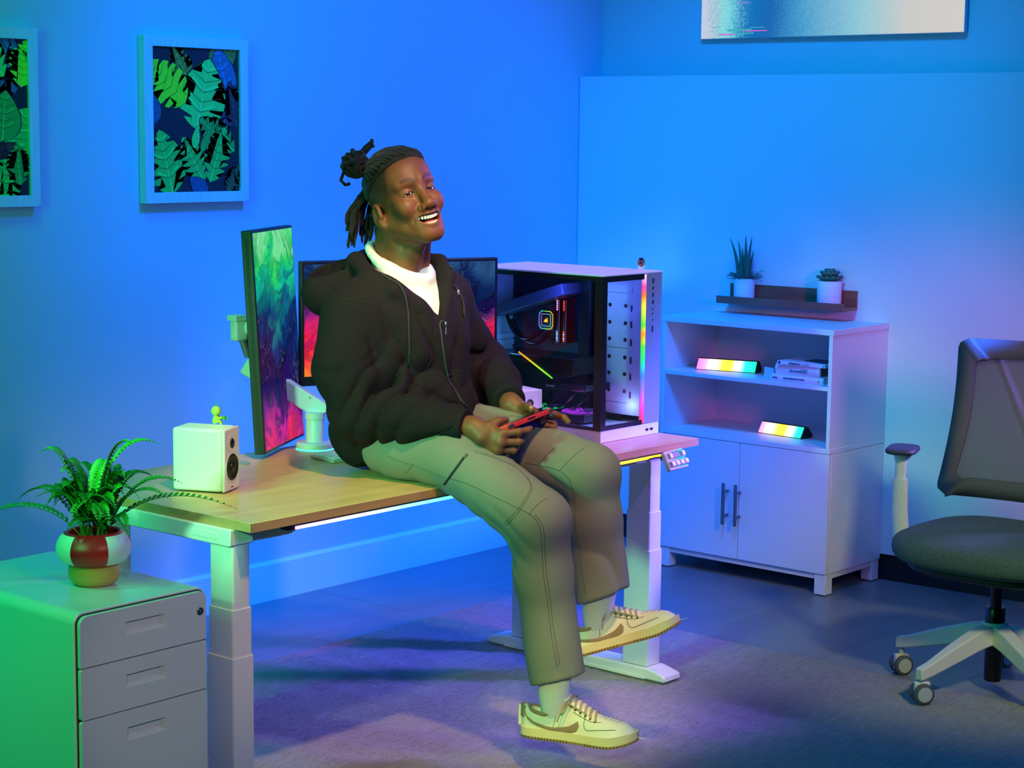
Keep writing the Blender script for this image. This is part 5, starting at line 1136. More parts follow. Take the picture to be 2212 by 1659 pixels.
def head_color(P):
    Q = np.abs(P) * A3(1, 0, 0) + P * A3(0, 1, 1); c = np.tile(SKIN, (len(P), 1)) * (1 + 0.10 * wob(P, 90)[:, None])
    def mixc(c, col, w): return c * (1 - w[:, None]) + np.array(rgb(*col)[:3]) * w[:, None]
    lu = chain(P, LIPU, [0.0024 + 0.0034 * (1 - abs(x) / 0.031) for x in LIPX], 0.002); ll = chain(P, LIPL, [0.0025 + 0.0044 * (1 - abs(x) / 0.031) for x in LIPX], 0.002)
    c = mixc(c, (120, 66, 58), np.clip(1 - (np.minimum(lu, ll) - 0.0004) / 0.0016, 0, 1) * 0.8)
    zc = P[:, 2] + 0.0665 - 8.0 * P[:, 0] ** 2
    mo_ = ell(np.stack([P[:, 0], P[:, 1] - 0.086, zc + 0.0040], 1), (0, 0, 0), (0.0305, 0.036, 0.0120))
    c = mixc(c, (96, 22, 26), np.clip((P[:, 1] < 0.0880 - 15 * P[:, 0] ** 2) * (mo_ < 0.0018), 0, 1) * 1.0)
    br = chain(Q, [(0.0125, 0.0905, 0.0290), (0.027, 0.0850, 0.0350), (0.040, 0.0755, 0.0335), (0.0500, 0.0640, 0.0270)], [0.0040, 0.0036, 0.0030, 0.0018], 0.002)
    c = mixc(c, (32, 22, 18), np.clip(1 - br / 0.003, 0, 1) * (0.72 + 0.2 * np.sin(P[:, 0] * 4000 + P[:, 2] * 2600)))
    ey = ell(Q, (0.0315, 0.0655, 0.003), (0.0155, 0.0145, 0.0145)); zt = P[:, 2] - 0.0025 + 9.0 * (Q[:, 0] - 0.0305) ** 2 + 0.10 * (Q[:, 0] - 0.0315)
    c = mixc(c, (30, 18, 16), np.clip(1 - np.abs(zt) / 0.0062, 0, 1) * (np.abs(Q[:, 0] - 0.0315) < 0.0155) * (P[:, 1] > 0.066) * 0.9)
    # faded short sides
    line = (P[:, 2] - (0.080 + (P[:, 1] - 0.07) * 0.47))
    fade = np.clip((P[:, 2] + 0.020 - 0.25 * (0.03 - P[:, 1])) / 0.055, 0, 1) * np.clip((0.047 - P[:, 1] + 0.15 * (P[:, 2])) / 0.016, 0, 1) * (Q[:, 0] > 0.02)
    back = np.clip((-0.045 - P[:, 1]) / 0.02, 0, 1) * np.clip((P[:, 2] + 0.06) / 0.03, 0, 1)
    sp = 0.75 + 0.25 * np.sign(wob(P, 1400))
    c = mixc(c, (26, 20, 18), np.clip(np.maximum(fade, back) * sp, 0, 0.93))
    return c
PEOPLE = thing('person', 'laughing person in black hoodie and grey trousers sitting on the desk edge with a console', 'person', (3.690, 3.50, DZ))
m_skin = M('skin', (116, 66, 44), 0.50, spec=0.42, attr='pigment', bump=((900, 900, 900), 0.10, 0.0006))
m_skin.node_tree.nodes['Principled BSDF'].inputs['Subsurface Weight'].default_value = 0.06
m_skin.node_tree.nodes['Principled BSDF'].inputs['Subsurface Radius'].default_value = (0.012, 0.005, 0.003)

# ---- hands in the console frame
CU = A3(0.980, 0.183, 0.076); CU /= np.linalg.norm(CU); CV = A3(0.19, -0.94, 0.34); CV -= CU * (CV @ CU); CV /= np.linalg.norm(CV); CN = np.cross(CV, CU) * -1
if CN[2] < 0: CN = -CN
CC = A3(3.735, 3.201, 0.888)
def cw(u, v, n): return CC + CU * u + CV * v + CN * n
ELR, WRR = A3(3.520, 3.515, 0.905), A3(3.600, 3.222, 0.888)
ELL_, WRL = A3(4.005, 3.545, 0.975), A3(3.852, 3.316, 0.912)
RH = dict(wr=WRR, el=ELR, palm=[cw(-.122, .030, -.012), cw(-.128, .022, -.030), cw(-.129, .008, -.045), cw(-.126, -.008, -.055)],
     fingers=[([(-.122, .030, -.012), (-.093, .060, -.020), (-.064, .068, -.024), (-.040, .063, -.023)], (.0105, .0095, .0085, .0072)),
              ([(-.128, .022, -.030), (-.094, .050, -.044), (-.066, .044, -.044), (-.050, .028, -.030)], (.0108, .0096, .0086, .0072)),
              ([(-.129, .008, -.045), (-.098, .032, -.060), (-.070, .024, -.056), (-.056, .008, -.038)], (.0102, .0092, .0082, .0070)),
              ([(-.126, -.008, -.055), (-.102, .010, -.066), (-.078, .004, -.060), (-.068, -.008, -.044)], (.0092, .0082, .0074, .0064))],
     thumb=([(-.140, -.020, -.004), (-.126, .000, .016), (-.100, .016, .021), (-.072, .022, .0175)], (.0165, .0125, .0105, .0085)))
LH = dict(wr=WRL, el=ELL_, palm=[cw(.136, -.004, -.006), cw(.136, -.014, -.024), cw(.132, -.026, -.038), cw(.126, -.038, -.048)],
     fingers=[([(.136, -.004, -.006), (.152, .028, -.016), (.150, .052, -.030), (.143, .066, -.044)], (.0105, .0092, .0082, .0070)),
              ([(.136, -.014, -.024), (.140, .022, -.040), (.114, .034, -.046), (.092, .026, -.032)], (.0108, .0096, .0086, .0072)),
              ([(.132, -.026, -.038), (.130, .006, -.056), (.102, .016, -.058), (.080, .010, -.040)], (.0102, .0092, .0082, .0070)),
              ([(.126, -.038, -.048), (.122, -.014, -.062), (.098, -.006, -.062), (.080, -.010, -.044)], (.0092, .0082, .0074, .0064))],
     thumb=([(.132, -.052, .014), (.118, -.032, .026), (.100, -.010, .027), (.079, .010, .0175)], (.0170, .0130, .0110, .0088)))
def hand_fn(H):
    wr, el = H['wr'], H['el']; back = wr + (el - wr) * 0.30
    F_ = [([cw(*p) for p in pts], rs) for pts, rs in H['fingers']]; T_ = ([cw(*p) for p in H['thumb'][0]], H['thumb'][1])
    def fn(P):
        d = cone(P, back, wr, 0.031, 0.027)
        pm = None
        for i, k in enumerate(H['palm']):
            e = cone(P, wr, k, 0.020, 0.0125); pm = e if pm is None else smin(pm, e, 0.012)
        for i in range(3): pm = smin(pm, cone(P, H['palm'][i], H['palm'][i + 1], 0.0118, 0.0115), 0.008)
        d = smin(d, pm, 0.016)
        th = chain(P, T_[0], T_[1], 0.004); th = smin(th, cone(P, wr, T_[0][0], 0.020, 0.0165), 0.012)
        d = smin(d, th, 0.012)
        f = None
        for pts, rs in F_:
            e = chain(P, pts, rs, 0.003)
            for q, r_ in zip(pts[1:3], rs[1:3]): e = smin(e, np.linalg.norm(P - q, axis=1) - r_ * 1.07, 0.003)
            f = e if f is None else smin(f, e, 0.0016)
        return smin(d, f, 0.006)
    def colr(P):
        c = np.tile(np.array(rgb(126, 76, 52)[:3]), (len(P), 1)) * (1 + 0.10 * wob(P, 120)[:, None])
        for pts, rs in F_ + [T_]:
            dr = pts[-1] - pts[-2]; dr /= np.linalg.norm(dr); up = CN - dr * (CN @ dr); up /= np.linalg.norm(up) + 1e-9
            if pts is not T_[0]: up = np.cross(dr, CU); up = up if up @ CN < 0.4 else -up
            nc = pts[-1] + dr * 0.001 + up * rs[-1] * 0.95
            w = np.clip((0.0062 - np.linalg.norm((P - nc), axis=1)) / 0.0012, 0, 1); c = c * (1 - w[:, None]) + np.array(rgb(196, 146, 122)[:3]) * w[:, None]
            for q in pts[1:3]:
                w = np.clip((0.009 - np.linalg.norm(P - q - up * rs[1], axis=1)) / 0.006, 0, 1) * 0.3; c = c * (1 - w[:, None] * 0.6)
        return c
    return fn, colr
# ---- legs and torso skeleton shared by body and clothes
HIPR, KNR, ANR = A3(3.600, 3.490, 0.822), A3(3.630, 3.030, 0.672), A3(3.692, 3.035, 0.20)
HIPL, KNL, ANL = A3(3.785, 3.500, 0.828), A3(3.882, 3.072, 0.752), A3(3.918, 3.066, 0.375)
EDR, EDL = A3(3.607, 3.290, 0.803), A3(3.838, 3.280, 0.806)
def torso(P):
    d = ell(P, (3.695, 3.555, 0.850), (0.172, 0.130, 0.140))
    d = smin(d, ell(P, (3.692, 3.552, 0.985), (0.168, 0.122, 0.170)), 0.06)
    d = smin(d, ell(P, (3.690, 3.555, 1.100), (0.178, 0.122, 0.140)), 0.06)
    d = smin(d, cone(P, (3.545, 3.570, 1.172), (3.845, 3.565, 1.186), 0.062, 0.062), 0.06)
    d = smin(d, cone(P, (3.690, 3.585, 1.16), (3.690, 3.588, 1.245), 0.11, 0.066), 0.04)
    return d
def body_core(P):
    d = torso(P) + 0.022
    for hp, ed, kn, an in ((HIPR, EDR, KNR, ANR), (HIPL, EDL, KNL, ANL)):
        d = smin(d, chain(P, [hp, ed, kn], [0.070, 0.066, 0.050], 0.02), 0.03); d = smin(d, cone(P, kn, an, 0.048, 0.028), 0.02)
    d = smin(d, chain(P, [A3(3.525, 3.570, 1.150), ELR, WRR], [0.046, 0.038, 0.027], 0.02), 0.03)
    d = smin(d, chain(P, [A3(3.858, 3.565, 1.165), ELL_, WRL], [0.046, 0.038, 0.027], 0.02), 0.03)
    return d
parts_ = []
Vh, Fh = isosurf(head, (-0.095, -0.125, -0.235), (0.095, 0.125, 0.135), 0.0019, 0.010); Vh = relax(Vh, Fh, 1, 0.35); parts_.append((to_w(Vh), Fh, head_color(Vh)))
for H in (RH, LH):
    fn, cf = hand_fn(H); pts = np.array(list(H['palm']) + [cw(*p) for f in H['fingers'] for p in f[0]] + [H['wr'] + (H['el'] - H['wr']) * 0.3])
    V_, F_ = isosurf(fn, pts.min(0) - 0.045, pts.max(0) + 0.045, 0.0022, 0.008); V_ = relax(V_, F_, 1, 0.3); parts_.append((V_, F_, cf(V_)))
V_, F_ = isosurf(body_core, (3.36, 2.88, 0.12), (4.10, 3.74, 1.31), 0.014, 0.03); parts_.append((relax(V_, F_, 1), F_, np.tile(SKIN, (len(V_), 1))))
o_ = 0; VV, FF, CCs = [], [], []
for v, f, c in parts_: VV.append(v); FF.append(f + o_); CCs.append(c); o_ += len(v)
BODY = np_obj('body', np.concatenate(VV), np.concatenate(FF), m_skin, PEOPLE, np.concatenate(CCs))

# ---- eyes, teeth, tongue
HM = Matrix.Translation(HT) @ Matrix([list(r) + [0] for r in HR] + [[0, 0, 0, 1]]).to_4x4() @ Matrix.Scale(HS, 4)
m_scl = M('eye_white', (214, 206, 200), 0.15, spec=0.6); m_iris = M('dark_iris', (26, 14, 10), 0.08, spec=0.8)
for s in (1, -1):
    b = B(); sphere(b, (s * 0.0315, 0.0655, 0.003), 0.0135, 28); b.transform(HM); ey = obj('eye', b, m_scl, PEOPLE, world=True, smooth='all')
    b = B(); sphere(b, (s * 0.0315 + 0.0012, 0.0718, 0.0032), 0.0086, 22); b.transform(HM); obj('iris', b, m_iris, ey, world=True, smooth='all')
m_tooth = M('tooth_enamel', (240, 234, 220), 0.22, spec=0.6)
def tooth_row(n, z0, h, y0, wd, name):
    for i in range(n):
        x = (i - (n - 1) / 2) * wd; wt = wd * 0.97 * (1.0 if abs(i - (n - 1) / 2) > 1 else 1.06); zc = z0 - 0.0665 + 8.0 * x * x; y = y0 - 15.5 * x * x; a = -math.atan(31 * x)
        b = B(); superell(b, (0, 0, 0), (wt / 2, 0.0034, h / 2), 3.0, 3.0, 14, 10); b.transform(HM @ Matrix.Translation((x, y, zc)) @ Matrix.Rotation(a, 4, 'Z')); obj(name, b, m_tooth, PEOPLE, world=True, smooth='all')
tooth_row(9, 0.0012, 0.0098, 0.0868, 0.0063, 'upper_tooth'); tooth_row(8, -0.0142, 0.0060, 0.0838, 0.0053, 'lower_tooth')
b = B(); superell(b, (0, 0.066, -0.0765), (0.021, 0.020, 0.0055), 2.4, 2.2, 24, 12); b.transform(HM); obj('tongue', b, M('tongue', (176, 74, 78), 0.35), PEOPLE, world=True, smooth='all')

# ---- hair: gathered top, knot, hanging locs
m_hair = M('black_hair', (11, 10, 12), 0.7, spec=0.35, var=(160, 0.5), bump=((300, 300, 300), 0.8, 0.003), sheen=0.15)
def hair_top(P):
    Q = np.abs(P) * A3(1, 0, 0) + P * A3(0, 1, 1)
    d = ell(P, (0, -0.018, 0.044), (0.0770, 0.0985, 0.0850)); d = smin(d, ell(P, (0, 0.036, 0.062), (0.056, 0.040, 0.040)), 0.03)
    d = smin(d, ell(P, (0, -0.075, 0.065), (0.045, 0.035, 0.040)), 0.03)
    ph = np.arctan2(P[:, 0], P[:, 2] + 0.01); d = d - 0.0022 * np.abs(np.sin(ph * 13 + 0.6 * np.sin(P[:, 1] * 30))) - 0.0012 * wob(P, 260)
    cut = 0.086 + (P[:, 1] - 0.07) * 0.50 - P[:, 2] + 0.004 * wob(P, 200) + np.clip(Q[:, 0] - 0.045, 0, 1) * 0.25
    return smax(d, cut * 0.9, 0.006)
Vt, Ft = isosurf(hair_top, (-0.09, -0.13, -0.02), (0.09, 0.10, 0.14), 0.0026, 0.012); HAIR = np_obj('hair', to_w(relax(Vt, Ft, 1, 0.4)), Ft, m_hair, PEOPLE)
KN = A3(3.600, 3.648, 1.543); rk = random.Random(3)
kh = to_h([KN])[0]; c0 = A3(0, -0.018, 0.044)
for i in range(21):
    a = -1 + 2 * i / 20; y0 = 0.078 * math.cos(a * 1.42) - 0.004 - 0.012 * abs(a); st_ = A3(0.074 * math.sin(a * 1.42), y0, 0.094 + (y0 - 0.07) * 0.50 + 0.010 * abs(a))
    d0 = (st_ - c0) / np.linalg.norm(st_ - c0); d1 = (kh - c0) / np.linalg.norm(kh - c0); om = math.acos(np.clip(d0 @ d1, -1, 1)); P_ = []
    for t in np.linspace(0, 0.93, 14): P_.append(c0 + 0.09 * (d0 * math.sin((1 - t) * om) + d1 * math.sin(t * om)) / math.sin(om))
    P_ = np.concatenate([snap(hair_top, P_, 6, 0.0012), [c0 + (kh - c0) * 0.96]]); n_ = len(P_)
    b = B(); tube(b, [Vector(p) for p in to_w(P_)], [(0.0036 if k == 0 else 0.0062 + 0.0008 * math.sin(k * 2.2 + i)) for k in range(n_)], 8); obj('gathered_loc', b, m_hair, HAIR, world=True, smooth='all')
bm = B()
for i in range(34):
    ax = Vector((rk.gauss(0, 1), rk.gauss(0, 1), rk.gauss(0, 1))).normalized(); q = Vector((rk.gauss(0, 1), rk.gauss(0, 1), rk.gauss(0, 1))); q = (q - ax * q.dot(ax)).normalized(); c2 = ax.cross(q); a0 = rk.uniform(0, 6.28); pts = []; rr = rk.uniform(0.020, 0.036)
    for k in range(13):
        a = a0 + 2.9 * k / 12; pp = (q * math.cos(a) + c2 * math.sin(a)) * rr; pts.append(Vector(KN) + Vector((pp.x * 1.02, pp.y * 1.0, pp.z * 1.05)))
    tube(bm, pts, [0.0060 + 0.0009 * math.sin(k * 2.1 + i) for k in range(13)], 7)
sphere(bm, Vector(KN), 0.026, 12)
tube(bm, [Vector(KN) + Vector(v) for v in ((0.02, 0, 0.012), (0.034, -0.01, 0.034), (0.044, -0.016, 0.046), (0.042, -0.02, 0.062))], [0.006, 0.0065, 0.006, 0.0045], 7); tube(bm, [Vector(KN) + Vector(v) for v in ((0.015, 0.01, 0.012), (0.036, 0.0, 0.040), (0.050, -0.01, 0.056), (0.052, -0.014, 0.040))], 0.0055, 7)
tube(bm, [Vector(KN) + Vector(v) for v in ((-0.02, 0.02, -0.02), (-0.024, 0.03, -0.046), (-0.012, 0.025, -0.058), (0.0, 0.02, -0.055))], 0.0045, 7)
obj('hair_knot', bm, m_hair, PEOPLE, world=True, smooth='all', kind='stuff')
for i in range(30):
    t = i / 29; st = to_w([(0.056 - 0.090 * t, -0.076 - 0.032 * math.sin(PI * t), 0.040 + 0.030 * math.sin(PI * t))])[0]
    en = A3(3.588 + 0.085 * t + rk.uniform(-0.010, 0.010), 3.652 + 0.03 * math.sin(PI * t) + rk.uniform(-0.012, 0.016), rk.uniform(1.318, 1.385)); n_ = 16; pts = []
    md_ = (st + en) / 2 + A3(-0.016 + 0.018 * rk.random(), 0.018, 0.035)
    for k in range(n_ + 1):
        s = k / n_; p = st * (1 - s) ** 2 + 2 * md_ * s * (1 - s) + en * s * s; pts.append(Vector(p + A3(0.0035 * math.sin(9 * s + i), 0.003 * math.cos(8 * s + 2 * i), 0)))
    b = B(); tube(b, pts, [(0.0049 + 0.0007 * math.sin(k * 2.3 + i)) * (1 if k < n_ - 2 else (0.8 if k < n_ else 0.45)) for k in range(n_ + 1)], 7); obj('loc', b, m_hair, HAIR, world=True, smooth='all')
# ------------------------------------------------------------------ clothes
def hem_ring(P, c, n): return (P - np.array(c)) @ (np.array(n) / np.linalg.norm(n))
# ---- T-shirt
RING = [(3.690 + 0.072 * math.cos(a), 3.572 + 0.088 * math.sin(a), 1.286 + 0.44 * 0.094 * math.sin(a)) for a in np.linspace(0, 2 * PI, 25)]
def tee(P):
    d = torso(P) - 0.004
    d = smin(d, chain(P, RING, [0.010] * 25, 0.01), 0.030)
    d = smax(d, -cone(P, (3.690, 3.585, 1.24), (3.690, 3.570, 1.42), 0.052, 0.075), 0.006)
    d = smax(d, 0.96 - P[:, 2], 0.01)
    return d - 0.0016 * wob(P, 60)
m_tee = M('white_cotton', (238, 238, 242), 0.85, bump=((700, 700, 700), 0.15, 0.001))
V_, F_ = isosurf(tee, (3.45, 3.38, 0.95), (3.93, 3.74, 1.36), 0.0050, 0.02); TEE = np_obj('t_shirt', relax(V_, F_, 1), F_, m_tee, PEOPLE)
# ---- hoodie
SHR, SHL = A3(3.520, 3.575, 1.148), A3(3.862, 3.568, 1.160)
VR = [(3.692, 3.43, 1.136), (3.628, 3.450, 1.178), (3.572, 3.482, 1.218), (3.564, 3.560, 1.252), (3.606, 3.650, 1.284)]
VL = [(3.696, 3.43, 1.136), (3.740, 3.450, 1.192), (3.766, 3.468, 1.248), (3.806, 3.535, 1.280), (3.785, 3.640, 1.290)]
HOODBACK = [(3.606, 3.650, 1.282), (3.690, 3.700, 1.280), (3.785, 3.640, 1.288)]
def sleeve_r(P):
    d = chain(P, [SHR, A3(3.487, 3.565, 1.02), ELR + A3(-0.012, 0.018, 0.0), ELR + (WRR - ELR) * 0.45 + A3(-0.004, 0, 0.004), ELR + (WRR - ELR) * 0.80], [0.086, 0.084, 0.074, 0.064, 0.049], 0.03)
    d = smin(d, cone(P, ELR + (WRR - ELR) * 0.74, ELR + (WRR - ELR) * 0.93, 0.0445, 0.0425), 0.012)
    return d
def sleeve_l(P):
    d = chain(P, [SHL, A3(3.925, 3.575, 1.06), ELL_ + A3(0.01, 0.02, 0), ELL_ + (WRL - ELL_) * 0.45, ELL_ + (WRL - ELL_) * 0.78], [0.080, 0.078, 0.070, 0.060, 0.047], 0.03)
    d = smin(d, cone(P, ELL_ + (WRL - ELL_) * 0.72, ELL_ + (WRL - ELL_) * 0.92, 0.0445, 0.0425), 0.012)
    return d
def folds(P):
    d = np.zeros(len(P))
    def bunch(c, r, f, dirv, amp, ph=0):
        w = np.exp(-((P - np.array(c)) ** 2).sum(1) / (r * r)); q = P @ np.array(dirv) * f + 1.6 * wob(P, 22) + ph
        return -2.1 * amp * w * (np.abs(np.sin(q)) ** 0.7 - 0.6)
    d += bunch(ELR + A3(0.02, -0.05, 0.03), 0.105, 58, (0.35, -0.75, -0.55), 0.0175)
    d += bunch(ELR + (WRR - ELR) * 0.72, 0.055, 70, (0.3, -0.95, -0.1), 0.0075)
    d += bunch((3.505, 3.55, 1.00), 0.13, 30, (0.5, 0.3, -0.85), 0.0060)
    d += bunch((3.60, 3.46, 1.07), 0.11, 44, (0.9, 0.2, 0.35), 0.0085)
    d += bunch((3.78, 3.44, 1.05), 0.13, 42, (0.9, 0.2, -0.3), 0.0085)
    d += bunch((3.66, 3.44, 0.87), 0.16, 36, (0.35, 0.2, 0.9), 0.0090)
    d += bunch(ELL_ + A3(-0.03, -0.04, 0.02), 0.10, 55, (0.5, 0.7, -0.5), 0.0110)
    d += bunch((3.56, 3.64, 0.86), 0.15, 30, (0.5, 0.3, 0.8), 0.0080)
    return d
def hood_body(P):
    d = torso(P) - 0.016
    d = smin(d, ell(P, (3.690, 3.525, 0.885), (0.185, 0.165, 0.125)), 0.05)
    d = smin(d, ell(P, (3.640, 3.610, 0.850), (0.130, 0.105, 0.120)), 0.05)
    return d
def hoodie(P):
    d = hood_body(P)
    d = smin(d, sleeve_r(P), 0.022); d = smin(d, sleeve_l(P), 0.022)
    # opening over the chest
    z = P[:, 2]; t = np.clip((z - 1.141) / 0.16, 0, 1.2)
    xr = 3.694 - 0.120 * t ** 0.85; xl = 3.694 + 0.078 * t ** 0.7
    wedge = np.maximum(np.maximum(xr - P[:, 0], P[:, 0] - xl), np.maximum(1.141 - z, P[:, 1] - 3.60))
    d = smax(d, -wedge, 0.006)
    # neck well
    d = smax(d, -cone(P, (3.690, 3.570, 1.248), (3.690, 3.560, 1.45), 0.084, 0.140), 0.012)
    # hood: rolled lapels around the neck and a slumped pouch behind
    lap = smin(chain(P, VR, [0.010, 0.016, 0.019, 0.021, 0.024], 0.012), chain(P, VL, [0.010, 0.014, 0.017, 0.020, 0.024], 0.012), 0.01)
    lap = smin(lap, chain(P, HOODBACK, [0.024, 0.026, 0.024], 0.02), 0.015)
    d = smin(d, lap, 0.016)
    pch = ell((P - A3(3.640, 3.700, 1.215)) @ _rz(-0.25) @ _ry(-0.16), (0, 0, 0), (0.150, 0.078, 0.088))
    pch = smin(pch, cone(P, (3.520, 3.715, 1.222), (3.600, 3.700, 1.20), 0.016, 0.05), 0.03)
    pch = smax(pch, -ell((P - A3(3.622, 3.700, 1.285)) @ _rz(-0.25) @ _ry(-0.40), (0, 0, 0), (0.120, 0.048, 0.060)), 0.008)
    pch = smax(pch, -(cone(P, (3.690, 3.575, 1.15), (3.690, 3.575, 1.45), 0.07, 0.07)), 0.012)
    pch = smax(pch, (P[:, 2] - 1.252 - 0.50 * (P[:, 0] - 3.499)) * 0.89, 0.010)
    d = smin(d, pch, 0.016)
    d = d + folds(P) + 0.0016 * wob(P, 34)
    # hem: higher over the lap than behind
    hem = (0.738 + np.clip(3.62 - P[:, 1], 0, 1) * 0.40) - P[:, 2]
    d = smax(d, hem, 0.012)
    # sleeve ends
    for el, wr in ((ELR, WRR), (ELL_, WRL)):
        ax = (wr - el) / np.linalg.norm(wr - el); d = np.where(np.linalg.norm(P - wr, axis=1) < 0.07, smax(d, (P - (el + (wr - el) * 0.93)) @ ax, 0.004), d)
    return d
m_hood = M('black_fleece', (33, 27, 34), 0.9, spec=0.15, var=(500, 0.10), bump=((800, 800, 800), 0.22, 0.001))
V_, F_ = isosurf(hoodie, (3.34, 3.20, 0.70), (4.12, 3.82, 1.36), 0.0052, 0.022); HOOD = np_obj('hoodie', relax(V_, F_, 1, 0.4), F_, m_hood, PEOPLE)
def rib(name, pts, r, mat, parent, fn=None, off=0.0, n=6, k=6, flat=1.0, **kw):
    q = dens(pts, k)
    if fn is not None: q = snap(fn, q, 6, off)
    b = B(); tube(b, [Vector(p) for p in q], r, n, flat=flat); return obj(name, b, mat, parent, world=True, smooth='all', **kw)
m_seam = M('black_seam', (16, 15, 19), 0.8); m_zip = M('zip_tape', (60, 60, 74), 0.6); m_cord = M('charcoal_cord', (44, 44, 52), 0.85)
rib('zip', [(3.690, 3.412, 1.139), (3.678, 3.415, 1.131), (3.678, 3.406, 1.083), (3.688, 3.403, 1.022), (3.705, 3.397, 0.972), (3.715, 3.365, 0.926), (3.783, 3.385, 0.88)], 0.0022, m_zip, HOOD, hoodie, 0.0004)
b = B(); cbox(b, (0, 0, 0), (0.006, 0.004, 0.012)); cbox(b, (0, -0.001, -0.019), (0.0045, 0.002, 0.020)); b.transform(Matrix.Translation(Vector(snap(hoodie, [A3(3.695, 3.40, 1.132)], 8, 0.003)[0]))); obj('zip_pull', b, M('bright_nickel', (200, 200, 205), 0.25, metal=0.9), HOOD, world=True, bevel=0.0012)
for nm, pts in (('drawstring', [(3.571, 3.515, 1.271), (3.574, 3.482, 1.252), (3.58, 3.458, 1.224), (3.591, 3.451, 1.182), (3.584, 3.438, 1.135), (3.58, 3.431, 1.088), (3.583, 3.432, 1.052)]), ('drawstring', [(3.772, 3.475, 1.262), (3.8, 3.47, 1.235), (3.808, 3.458, 1.181), (3.793, 3.438, 1.146)])):
    ds = rib(nm, pts, 0.0027, m_cord, HOOD, hoodie, 0.0028); q = snap(hoodie, [pts[-1]], 6, 0.003)[0]
    b = B(); cyl(b, Vector(q), Vector(q) + Vector((0, -0.001, -0.018)), 0.0036, n=10); obj('cord_tip', b, m_seam, ds, world=True, smooth=True)
def ring_seam(c, d, r, fn, a0=0, a1=2 * PI, n=26):
    d, u, v = frame_of(d); return [tuple(Vector(c) + (u * math.cos(a0 + (a1 - a0) * k / n) + v * math.sin(a0 + (a1 - a0) * k / n)) * r) for k in range(n + 1)]
rib('shoulder_seam', [(3.452, 3.552, 1.195), (3.465, 3.531, 1.198), (3.483, 3.509, 1.195), (3.51, 3.488, 1.184), (3.536, 3.474, 1.162), (3.551, 3.459, 1.13), (3.561, 3.449, 1.094)], 0.0017, m_seam, HOOD, hoodie, 0.0001, k=5)
rib('pocket_seam', [(3.659, 3.414, 1.12), (3.646, 3.414, 1.061), (3.632, 3.42, 1.013)], 0.0014, m_seam, HOOD, hoodie, 0.0001)
rib('pocket_seam', [(3.625, 3.397, 0.974), (3.677, 3.393, 0.987), (3.684, 3.395, 0.986), (3.727, 3.401, 0.997), (3.777, 3.414, 1.001)], 0.0014, m_seam, HOOD, hoodie, 0.0001)
rib('side_seam', [(3.454, 3.445, 0.902), (3.472, 3.45, 0.87), (3.516, 3.481, 0.825), (3.536, 3.49, 0.791)], 0.0014, m_seam, HOOD, hoodie, 0.0001)
# ribbed cuffs
m_rib = M('black_rib_knit', (30, 30, 38), 0.85, spec=0.15)
for el, wr in ((ELR, WRR), (ELL_, WRL)):
    ax = (wr - el) / np.linalg.norm(wr - el); L = np.linalg.norm(wr - el); _, u, v = frame_of(ax); b = B(); rings = []; n_ = 120
    for s, r0 in ((0.735, 0.0450), (0.75, 0.0465), (0.84, 0.0462), (0.925, 0.0440), (0.932, 0.0415), (0.930, 0.034)):
        rings.append([b.verts.new(Vector(el + ax * L * s) + (u * math.cos(2 * PI * k / n_) + v * math.sin(2 * PI * k / n_)) * (r0 + (0.0009 if k % 2 else -0.0005) * (r0 > 0.04))) for k in range(n_)])
    for p, q in zip(rings, rings[1:]):
        for k in range(n_): b.faces.new((p[k], p[(k + 1) % n_], q[(k + 1) % n_], q[k]))
    obj('cuff', b, m_rib, HOOD, world=True, smooth='all')
# chest lettering
q = snap(hoodie, [A3(3.755, 3.44, 1.214), A3(3.800, 3.46, 1.210), A3(3.786, 3.44, 1.225)], 8, 0.0006); xd = Vector(q[1] - q[0]).normalized(); zd = Vector((0, 0, 1)); nd = xd.cross(zd).normalized(); zd = nd.cross(xd)
text('chest_lettering', '>_SK', 0.017, axes(q[0] - A3(-0.012, 0, 0.010) + np.array(nd) * 0.0035, xd, zd, nd), M('white_print_ink', (222, 226, 228), 0.6), HOOD, sx=0.8)

# ---- trousers
def leg(P, hp, ed, kn, an, hem, side):
    d = chain(P, [hp, ed, kn], [0.098, 0.084, 0.079], 0.03)
    d = smin(d, chain(P, [kn, kn + (hem - kn) * 0.35 + A3(0, 0.006, 0), hem + (hem - kn) / np.linalg.norm(hem - kn) * 0.05], [0.077, 0.071, 0.0715], 0.03), 0.022)
    ax = (hem - kn) / np.linalg.norm(hem - kn)
    return d, ax
HEMR, HEML = A3(3.680, 3.005, 0.262), A3(3.902, 3.036, 0.432)
HNR = A3(0.06, -0.30, -0.95); HNL = A3(0.10, -0.38, -0.92)
def leg_folds(P):
    d = np.zeros(len(P))
    def bunch(c, r, f, dirv, amp):
        w = np.exp(-((P - np.array(c)) ** 2).sum(1) / (r * r)); q = P @ np.array(dirv) * f + 1.5 * wob(P, 20); return -2.2 * amp * w * (np.abs(np.sin(q)) ** 0.7 - 0.6)
    d += bunch(KNR + A3(0, 0.075, -0.035), 0.075, 75, (0.1, 0.55, -0.8), 0.0095)
    d += bunch((3.62, 3.20, 0.71), 0.09, 60, (0.1, 0.95, 0.2), 0.0055)
    d += bunch((3.60, 3.46, 0.80), 0.12, 42, (0.2, 0.75, 0.55), 0.0065)
    d += bunch(KNL + A3(0, 0.085, -0.035), 0.080, 70, (0.1, 0.5, -0.85), 0.0095)
    d += bunch((3.80, 3.27, 0.83), 0.12, 42, (0.75, 0.55, -0.2), 0.0085)
    d += bunch(HEMR + A3(0, 0.02, 0.08), 0.10, 22, (0.7, 0.2, 0.6), 0.0045)
    d += bunch(HEML + A3(0, 0.0, 0.10), 0.12, 26, (0.7, 0.1, 0.5), 0.0050)
    return d
